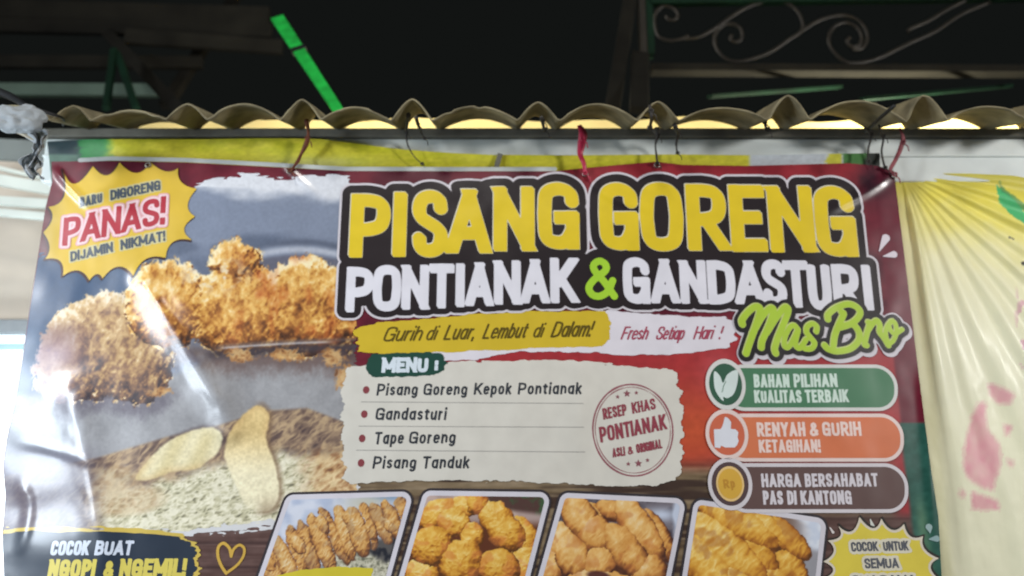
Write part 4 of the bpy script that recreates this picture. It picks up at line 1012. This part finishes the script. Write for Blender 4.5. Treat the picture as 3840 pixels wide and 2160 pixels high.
# crumpled cream banner on the right, gathered at its upper left corner
AU, AV = plane(3385, 640, 1.80)
def crumple(u, v):
    dx = u - AU; dy = AV - v; r = np.hypot(dx, dy) + 1; th = np.degrees(np.arctan2(dx, dy))     # 0 = straight down
    n = 5 * (fbm(r / 420, th / 20, 701, 2) - .5)
    d = np.zeros_like(u)
    for a, wd, h in ((4, 3.0, 13), (11, 3.0, 8), (18, 3.6, 11), (26, 3.4, 12), (34, 3.6, 10), (43, 4.0, 14), (53, 3.6, 11), (63, 4.2, 15), (74, 4.2, 11), (85, 4.0, 8)):
        q = (th + n - a) / wd
        d += h * np.where(q > 0, np.exp(-(q * 0.75) ** 2), np.exp(-(q * 1.7) ** 2))
    amp = sstep(0, 120, r) * (1 - 0.5 * sstep(300, 900, r)) * (r / 260) ** 0.25
    fine = 9 * (fbm(u / 70 + th / 40, v / 220, 703, 2) - .5) * sstep(150, 600, r) + 1.5 * (fbm(u / 18, v / 40, 705, 2) - .5) * sstep(350, 800, r)
    return d * amp + fine - 6
PINK = [[(3655, 1530), (3672, 1508), (3695, 1512), (3702, 1610), (3750, 1670), (3752, 1740), (3730, 1800), (3728, 1842), (3680, 1826), (3630, 1800), (3606, 1745), (3618, 1650)],
        [(3706, 1440), (3730, 1440), (3796, 1482), (3786, 1516), (3740, 1512), (3716, 1480)], [(3640, 1842), (3742, 1880), (3752, 1912), (3640, 1912)], [(3764, 1590), (3796, 1600), (3784, 1636), (3768, 1628)], [(3770, 1720), (3806, 1730), (3796, 1756)], [(3596, 1830), (3618, 1850), (3614, 1872), (3598, 1856)]]
def inpoly(x, y, P):
    r = np.zeros(x.shape, bool); n = len(P)
    for k in range(n):
        a, b = P[k], P[(k + 1) % n]
        if a[1] != b[1]: r ^= ((a[1] > y) != (b[1] > y)) & (x < (b[0] - a[0]) * (y - a[1]) / (b[1] - a[1]) + a[0])
    return r
def paint_side(u, v):
    x, y = art(u, v, 1.80)
    n = fbm(x / 80, y / 80, 711, 3)
    col = np.zeros(x.shape + (3,)) + np.array((226, 227, 200))
    yl = sstep(300, -60, y - 670 - 0.30 * (x - 3380) + 160 * (n - .5)) * sstep(1, 0.2, (y - 640) / 520)
    col = over(col, (226, 222, 164), sstep(560, 0, y - 660 - 0.3 * (x - 3380)) * 0.5)
    col = over(col, (218, 208, 88), np.clip(yl * 1.0, 0, 1))
    col = over(col, (196, 192, 136), sstep(3470, 3420, x - (y - 700) * 0.09) * 0.35 * sstep(700, 800, y))
    xx = x + 16 * (fbm(x / 20, y / 20, 713) - .5)
    col = over(col, (50, 170, 120), inpoly(xx, y, [(3735, 690), (3770, 720), (3850, 800), (3850, 860), (3790, 810), (3735, 740)]) * 0.85)
    col = over(col, (60, 130, 90), inpoly(xx, y, [(3740, 676), (3780, 715), (3850, 780), (3850, 796), (3760, 720)]) * 0.7)
    for P in PINK:
        soft = sum(inpoly(xx + a, y + b + 10 * (fbm(x / 16, y / 16, 717) - .5), P) * 1.0 for a, b in ((-7, -7), (7, -7), (-7, 7), (7, 7), (0, 0))) / 5
        col = over(col, (216, 142, 160), soft * (0.5 + 0.4 * (fbm(x / 30, y / 50, 723, 2))))
    col = over(col, (190, 120, 160), sstep(0.6, 0.66, fbm(x / 22, y / 40, 719, 3)) * sstep(3790, 3830, x) * sstep(1060, 1120, y) * sstep(1420, 1330, y) * 0.6)
    col = over(col, (60, 60, 62), inpoly(x, y, [(3772, 886), (3790, 892), (3800, 900), (3782, 898)]) | inpoly(x, y, [(3825, 985), (3845, 975), (3845, 998), (3828, 996)]))
    return col
SIDE = [(3340, 700), (3352, 648), (3385, 640), (3480, 644), (3700, 642), (4060, 640), (4200, 2420), (3420, 2420)]
pp = poly_plane(SIDE, 1.80); f = field_for(pp, 3.0, 8).poly(pp)
u, v, loops, totals = contour(f)
SD = link('cream_banner', raw_mesh('cream_banner', np.stack([u / 1000, 1.80 - crumple(u, v) / 1000, EYE + v / 1000], 1), loops, totals, linarr(paint_side(u, v))),
          material('cream_plastic_sheet', (1, 1, 1), 0.5, attr=True, vary=0.03, scale=15, coat=0.05, bump=0.15, bscale=40, spec=0.4, trans=0.03))
tag(SD, 'crumpled cream banner with a yellow top and pink print beside the food banner', 'banner')

# strings and wires that hold the banners up
def cord(name, pts, r, mat, Y, label, cat, flat=1.0, grp=None, rs=None):
    if isinstance(Y, (int, float)): Y = [Y] * len(pts)
    c = catmull([np.array(P3(p[0], p[1], y)) for p, y in zip(pts, Y)], n=6)
    g = Geo()
    if cat == 'tie':
        for q in (c[-1], c[int(len(c) * .3)]):
            kk = min(max(r, .003) * 1.25, .0048); aa = np.linspace(0, 5 * math.pi, 26)
            g.tube(np.stack([q[0] + kk * np.cos(aa), q[1] - .003 + kk * .5 * np.sin(aa * .7), q[2] + kk * .8 * np.sin(aa)], 1), kk * .42, 6)
            g.tube([q, q + np.array([kk * 2.2, -.004, -kk * 2.6]), q + np.array([kk * 2.6, -.002, -kk * 5])], kk * .3, 6)
    g.tube(c, r, 8, rs=None if rs is None else np.interp(np.linspace(0, 1, len(c)), np.linspace(0, 1, len(rs)), rs), flat=flat)
    return tag(g.build(name, mat, None, smooth=True), label, cat, grp)
TIES = 'ties holding the banners to the beam'
cord('raffia_tie', [(2172, 470), (2186, 500), (2180, 545), (2176, 580), (2190, 615), (2194, 650)], 0.008, M_red, [1.72, 1.72, 1.735, 1.74, 1.735, 1.74], 'pink red raffia ribbon tied above the gap between the two headline words', 'tie', 0.3, TIES, [.006, .011, .010, .007, .006, .004])
cord('raffia_tie', [(3374, 480), (3386, 515), (3378, 555), (3358, 600), (3340, 635), (3352, 655)], 0.006, M_dred, [1.72, 1.735, 1.74, 1.735, 1.735, 1.745], 'thin dull red raffia ribbon at the upper right corner of the food banner', 'tie', 0.35, TIES, [.004, .006, .006, .005, .005, .003])
cord('wire_tie', [(1150, 452), (1156, 500), (1148, 540), (1128, 580), (1116, 606), (1090, 640)], 0.004, M_rust, [1.70, 1.735, 1.74, 1.75, 1.74, 1.738], 'rusty brown wire with a knot, left of the headline under the roof', 'tie', 1, TIES, [.006, .003, .007, .004, .005, .002])
cord('wire_tie', [(1532, 430), (1524, 490), (1528, 540), (1552, 585), (1584, 616)], 0.0022, M_wire, [1.66, 1.74, 1.75, 1.755, 1.755], 'thin dark wire hanging crooked above the letters I and S', 'tie', 1, TIES, [.006, .003, .002, .0014, .001])
cord('wire_tie', [(1560, 440), (1576, 490), (1592, 520)], 0.003, M_wire, [1.64, 1.73, 1.75], 'short dark wire end beside the crooked thin wire under the low wave', 'tie', 1, TIES, [.005, .003, .001])
cord('wire_tie', [(2464, 478), (2466, 505), (2458, 545), (2462, 585), (2464, 612)], 0.003, M_wire, [1.72, 1.73, 1.745, 1.745, 1.742], 'black knotted wire coming down onto the first O of the headline', 'tie', 1, TIES, [.007, .006, .002, .003, .002])
cord('wire_tie', [(2530, 470), (2542, 500), (2536, 540), (2540, 575)], 0.003, M_wire, [1.66, 1.72, 1.745, 1.745], 'black loose wire hanging short of the banner, just right of the knotted one', 'tie', 1, TIES, [.006, .004, .003, .002])
cord('wire_tie', [(2864, 452), (2870, 470), (2874, 486)], 0.0035, M_wire, 1.70, 'tiny black wire bent inside the tall bright wave near the right', 'tie', 1, TIES)
cord('wire_tie', [(3244, 478), (3266, 510), (3256, 560), (3256, 606)], 0.0025, M_wire, [1.68, 1.73, 1.745, 1.742], 'thin black wire hanging below the black rod', 'tie', 1, TIES)
cord('wire_tie', [(3296, 470), (3312, 520), (3306, 570), (3318, 630)], 0.0025, M_wire, [1.68, 1.73, 1.745, 1.74], 'thin black wire between the black rod and the dull red ribbon', 'tie', 1, TIES)
cord('wire_tie', [(2436, 395), (2444, 440), (2436, 480)], 0.004, M_wire, [1.60, 1.60, 1.66], 'dark wire wrapped over the roof wave above the letter O', 'tie', 1, TIES)
cord('wire_tie', [(2030, 438), (2036, 465), (2042, 487)], 0.004, M_wire, [1.64, 1.68, 1.73], 'dark wire inside the bright wave above the end of the first word', 'tie', 1, TIES)
cord('rod', [(3246, 492), (3290, 452), (3354, 396)], 0.0045, M_black, [1.72, 1.64, 1.575], 'short black rod poking up through the roof waves at the right', 'rod')
cord('cable', [(-60, 322), (40, 362), (110, 402), (230, 440), (236, 470)], 0.006, M_black, [1.70, 1.66, 1.60, 1.64, 1.74], 'black cable drooping over the white bag at the left end of the roof', 'cable', 1, None, [.010, .010, .006, .003, .003])

# white plastic bag caught on the roof corner, with its torn tail
def blob(c, r, seed, n=40, m=24, amp=0.25, sc=2.2):
    V = []; F = []
    for j in range(m + 1):
        for i in range(n):
            a = 2 * math.pi * i / n; b = math.pi * j / m
            d = np.array([math.sin(b) * math.cos(a), math.sin(b) * math.sin(a), math.cos(b)])
            k = 1 + amp * 2 * (float(fbm(d[0] * sc + 5 + d[1], d[2] * sc + 9 - d[1], seed, 3)) - .5)
            V.append((c[0] + r[0] * d[0] * k, c[1] + r[1] * d[1] * k, c[2] + r[2] * d[2] * k))
    for j in range(m):
        for i in range(n): F.append((j*n+i, (j+1)*n+i, (j+1)*n+(i+1)%n, j*n+(i+1)%n))
    return V, F
c = P3(62, 448, 1.58)
BAG = empty('plastic_bag', c, 'white plastic bag snagged on the left end of the roof sheet, tail hanging', 'bag')
V, F = blob(c, (0.066, 0.030, 0.034), 11, 72, 44, 0.32, 1.5)
V = np.array(V); k = fbm(V[:, 0] * 55, V[:, 2] * 70 + V[:, 1] * 40, 13, 3) - .5
V[:, 1] += 0.014 * k; V[:, 2] += 0.012 * (fbm(V[:, 0] * 38, V[:, 1] * 60, 17, 2) - .5)
g = Geo(); g.add(V, F); g.build('bag_body', M_plastic, BAG, smooth=True)
V = []; F = []; nn, mm = 60, 14
for i in range(nn):
    t = i / (nn - 1); cxp = 132 + 16 * math.sin(t * 5.5) - 10 * t + 46 * max(0, t - .8) * 3; cyp = 490 + 175 * t
    wd = 34 + 16 * math.sin(t * 9 + 1) + 12 * math.sin(t * 21)
    for k in range(mm):
        q = k / (mm - 1) - .5
        p = P3(cxp + q * wd * 1.5, cyp + 10 * math.sin(q * 9 + t * 4), 1.60 + 0.012 * math.sin(q * 11 + t * 7) + 0.01 * math.cos(q * 23 - t * 15)); V.append(p)
for i in range(nn - 1):
    for k in range(mm - 1): F.append((i*mm+k, (i+1)*mm+k, (i+1)*mm+k+1, i*mm+k+1))
g = Geo(); g.add(V, F); o = g.build('torn_tail', M_plastic, BAG, smooth=True); m_ = o.modifiers.new('film', 'SOLIDIFY'); m_.thickness = 0.002
cord('stick', [(-40, 455), (20, 474), (80, 496), (150, 528)], 0.007, M_cream, [1.60, 1.60, 1.60, 1.62], 'cream coloured stick under the white plastic bag', 'stick')

# green strip, post, wrought iron above the roof
g = Geo(); a = np.array(P3(1040, 66, 2.35)); b = np.array(P3(1272, 420, 1.92)); g.bar(a, b, 0.046, 0.012, up=(0, -1, 0.35), w2=0.030)
GS = tag(g.build('green_batten', M_green, None, bevel=0.003), 'bright green painted batten slanting down onto the roof sheet', 'batten')
mid = a + (b - a) * 0.40; g = Geo(); dirn = (b - a) / np.linalg.norm(b - a); g.bar(mid - dirn * 0.014, mid + dirn * 0.012, 0.048, 0.018, up=(0, -1, 0.35)); g.build('tape_band', M_black, GS)
YG = 2.45
GP = empty('green_post', P3(2425, 205, YG), 'dark post with a green painted edge standing beside the iron scrolls', 'post')
p0 = P3(2425, 205, YG); 
g = Geo(); g.box((p0[0] - 0.020, YG, p0[2]), (p0[0] + 0.004, YG + 0.04, p0[2] + 1.0)); g.build('post_body', M_iron, GP)
g = Geo(); g.box((p0[0] + 0.006, YG - 0.004, p0[2] + 0.004), (p0[0] + 0.030, YG + 0.04, p0[2] + 1.0)); g.build('green_edge', M_dgreen, GP)
g = Geo(); g.bar(P3(2372, -60, 2.5), P3(2296, 410, 2.3), 0.05, 0.03, up=(0, -1, 0)); g.bar(P3(2380, 215, 2.4), P3(2410, 420, 2.2), 0.05, 0.03, up=(0, -1, 0))
g = Geo(); g.bar(P3(2372, -60, 2.5), P3(2296, 410, 2.3), 0.05, 0.03, up=(0, -1, 0))
tag(g.build('strut', M_dark, None, bevel=0.003), 'dark strut slanting down left of the green edged post', 'strut')
g = Geo(); g.bar(P3(2400, 205, 2.43), P3(2396, 415, 2.2), 0.06, 0.03, up=(0, -1, 0))
tag(g.build('bracket', M_dark, None, bevel=0.003), 'dark bracket under the foot of the green edged post', 'bracket')
z3 = lambda pts: [(2560 + .4969 * x, .4969 * y) for x, y in pts]
z2 = lambda pts: [(1280 + .4969 * x, .4969 * y) for x, y in pts]
GR = empty('iron_scrollwork', P3(3000, 250, YG), 'dark wrought iron scrollwork panel above the roof at the right', 'scrollwork')
SCROLLS = [z3([(0,290),(120,280),(250,210),(360,130),(500,50),(650,10),(780,20),(870,90),(905,180),(890,240),(800,300),(700,370),(600,420),(450,460),(340,450),(270,390),(240,320),(255,240),(310,190),(380,180),(440,220),(445,290),(400,315),(360,295),(370,262)]),
           z3([(890,240),(1000,170),(1100,130),(1220,115),(1320,150),(1380,220),(1392,300),(1350,365),(1285,375)]),
           z3([(2320,15),(2100,110),(1900,240),(1700,330),(1500,430),(1350,470),(1230,465),(1150,400),(1105,330),(1110,250),(1160,190),(1240,170),(1320,210),(1350,280),(1330,340),(1275,350),(1240,310),(1265,280)]),
           z2([(2620,270),(2576,290),(2480,305),(2400,280),(2370,220),(2365,120),(2420,50),(2500,60),(2540,110),(2510,150),(2460,140),(2450,120)]),
           z3([(1700,240),(1720,215),(1850,160),(2000,70),(2180,-20)])]
for S in SCROLLS:
    c = catmull([np.array(P3(*p, YG)) for p in S], n=6); g = Geo(); g.tube(c, 0.0075, 8, flat=0.6); g.build('scroll', M_iron, GR, smooth=True)
a = P3(2440, 262, YG); b = P3(3900, 268, YG)
g = Geo(); g.bar(a, b, 0.05, 0.03, up=(0, 0, 1)); g.build('rail', M_dark, GR, bevel=0.003)
a = P3(2440, 6, YG); b = P3(3900, -12, YG)
g = Geo(); g.bar(a, b, 0.03, 0.03, up=(0, 0, 1)); g.build('rail', M_dgreen, GR, bevel=0.003)
for (p, q, lb) in (((2660, 362), (3150, 326), 'dull green slat slanting behind the tall bright roof wave'), ((3230, 372), (3790, 322), 'dull green slat slanting at the far right behind the roof')):
    g = Geo(); g.bar(P3(*p, 2.25), P3(*q, 2.6), 0.024, 0.012, up=(0, -0.2, 1)); tag(g.build('green_lath', M_dgreen, None, bevel=0.002), lb, 'slat')

# dark lean-to at the upper left
for k, (p, q, wd, lb) in enumerate((((-200, 30), (1010, 62), 0.09, 'topmost dark board of the lean-to at the upper left'), ((-200, 92), (1020, 118), 0.07, 'middle dark board of the lean-to at the upper left'), ((470, 138), (1060, 178), 0.07, 'lowest and shortest dark board of the lean-to'), ((-200, 232), (760, 236), 0.06, 'dark board just above the pale green rail'))):
    g = Geo(); g.bar(P3(*p, 3.0), P3(*q, 3.1), 0.03, wd, up=(0, 0, 1)); tag(g.build('dark_board', M_dark, None, bevel=0.003), lb, 'board', 'boards of the dark lean-to')
g = Geo(); g.bar(P3(-200, 336, 2.9), P3(600, 340, 2.9), 0.03, 0.055, up=(0, 0, 1)); tag(g.build('pale_rail', M_paleg, None, bevel=0.003), 'pale green rail behind the roof at the far left', 'rail')
for (p, q, Y0, Y1, lb) in (((250, -40), (690, 430), 3.3, 2.7, 'dark rafter slanting down behind the trestle at the upper left'), ((900, -40), (620, 400), 3.5, 3.0, 'dark rafter leaning the other way near the end of the dark boards')):
    g = Geo(); g.bar(P3(*p, Y0), P3(*q, Y1), 0.05, 0.04, up=(0, -1, 0)); tag(g.build('rafter', M_dark, None, bevel=0.003), lb, 'rafter')
AF = empty('trestle', P3(450, 400, 2.7), 'dull green splayed pair of legs in front of the pale green rail', 'trestle')
for p, q in (((428, 185), (398, 410)), ((440, 200), (512, 410))):
    g = Geo(); g.bar(P3(*p, 2.75), P3(*q, 2.6), 0.026, 0.02, up=(0, -1, 0)); g.build('leg', M_dgreen, AF, bevel=0.003)

# neighbouring stall seen past the banner's left edge
YN = 2.35
for k, (p, q, th, mt, lb) in enumerate((((-300, 545), (240, 575), 0.075, M_grey, 'grey metal plate under the white plastic bag'), ((-300, 560), (230, 686), 0.012, M_slat, 'thin white edge strip above the white boards at the left'),
        ((-300, 625), (230, 716), 0.038, M_slat, 'topmost broad white board at the left edge'), ((-300, 735), (230, 768), 0.030, M_slat, 'second broad white board at the left edge'), ((-300, 770), (230, 818), 0.024, M_slat, 'lowest white board at the left edge above the beige wall'))):
    g = Geo(); g.bar(P3(*p, YN - 0.02 * k), P3(*q, YN - 0.02 * k), 0.02, th, up=(0, 0, 1)); tag(g.build('white_board' if mt is M_slat else 'metal_plate', mt, None, bevel=0.002), lb, 'board' if mt is M_slat else 'plate', 'white boards of the next stall' if mt is M_slat else None)
a = P3(-700, 1196, 2.6); b = P3(700, 600, 2.6)
g = Geo(); g.box((a[0], 2.6, a[2]), (b[0], 2.7, b[2])); tag(g.build('beige_wall', M_wall), 'beige plaster wall glimpsed left of the food banner', 'wall')
a = P3(-700, 1248, 2.56); b = P3(420, 1198, 2.56)
g = Geo(); g.box((a[0], 2.55, a[2]), (b[0], 2.72, b[2])); tag(g.build('window_sill', M_sill, bevel=0.004), 'grey ledge below the beige wall at the left edge', 'ledge')
a = P3(-700, 2300, 2.62); b = P3(420, 1252, 2.62)
LB = empty('light_box', ((a[0] + b[0]) / 2, 2.62, a[2]), 'glowing white light box below the grey ledge at the left edge', 'light box')
g = Geo(); g.box((a[0], 2.62, a[2]), (b[0], 2.72, b[2] - 0.004)); g.build('lit_panel', M_lit, LB)
for yy in (1300, 1548): 
    c = P3(0, yy, 2.61); g = Geo(); g.box((a[0], 2.606, c[2] - (0.012 if yy == 1300 else 0.003)), (b[0], 2.62, c[2] + (0.012 if yy == 1300 else 0.003))); g.build('trim', material('aqua_trim', lin((150, 186, 190)), 0.4), LB)
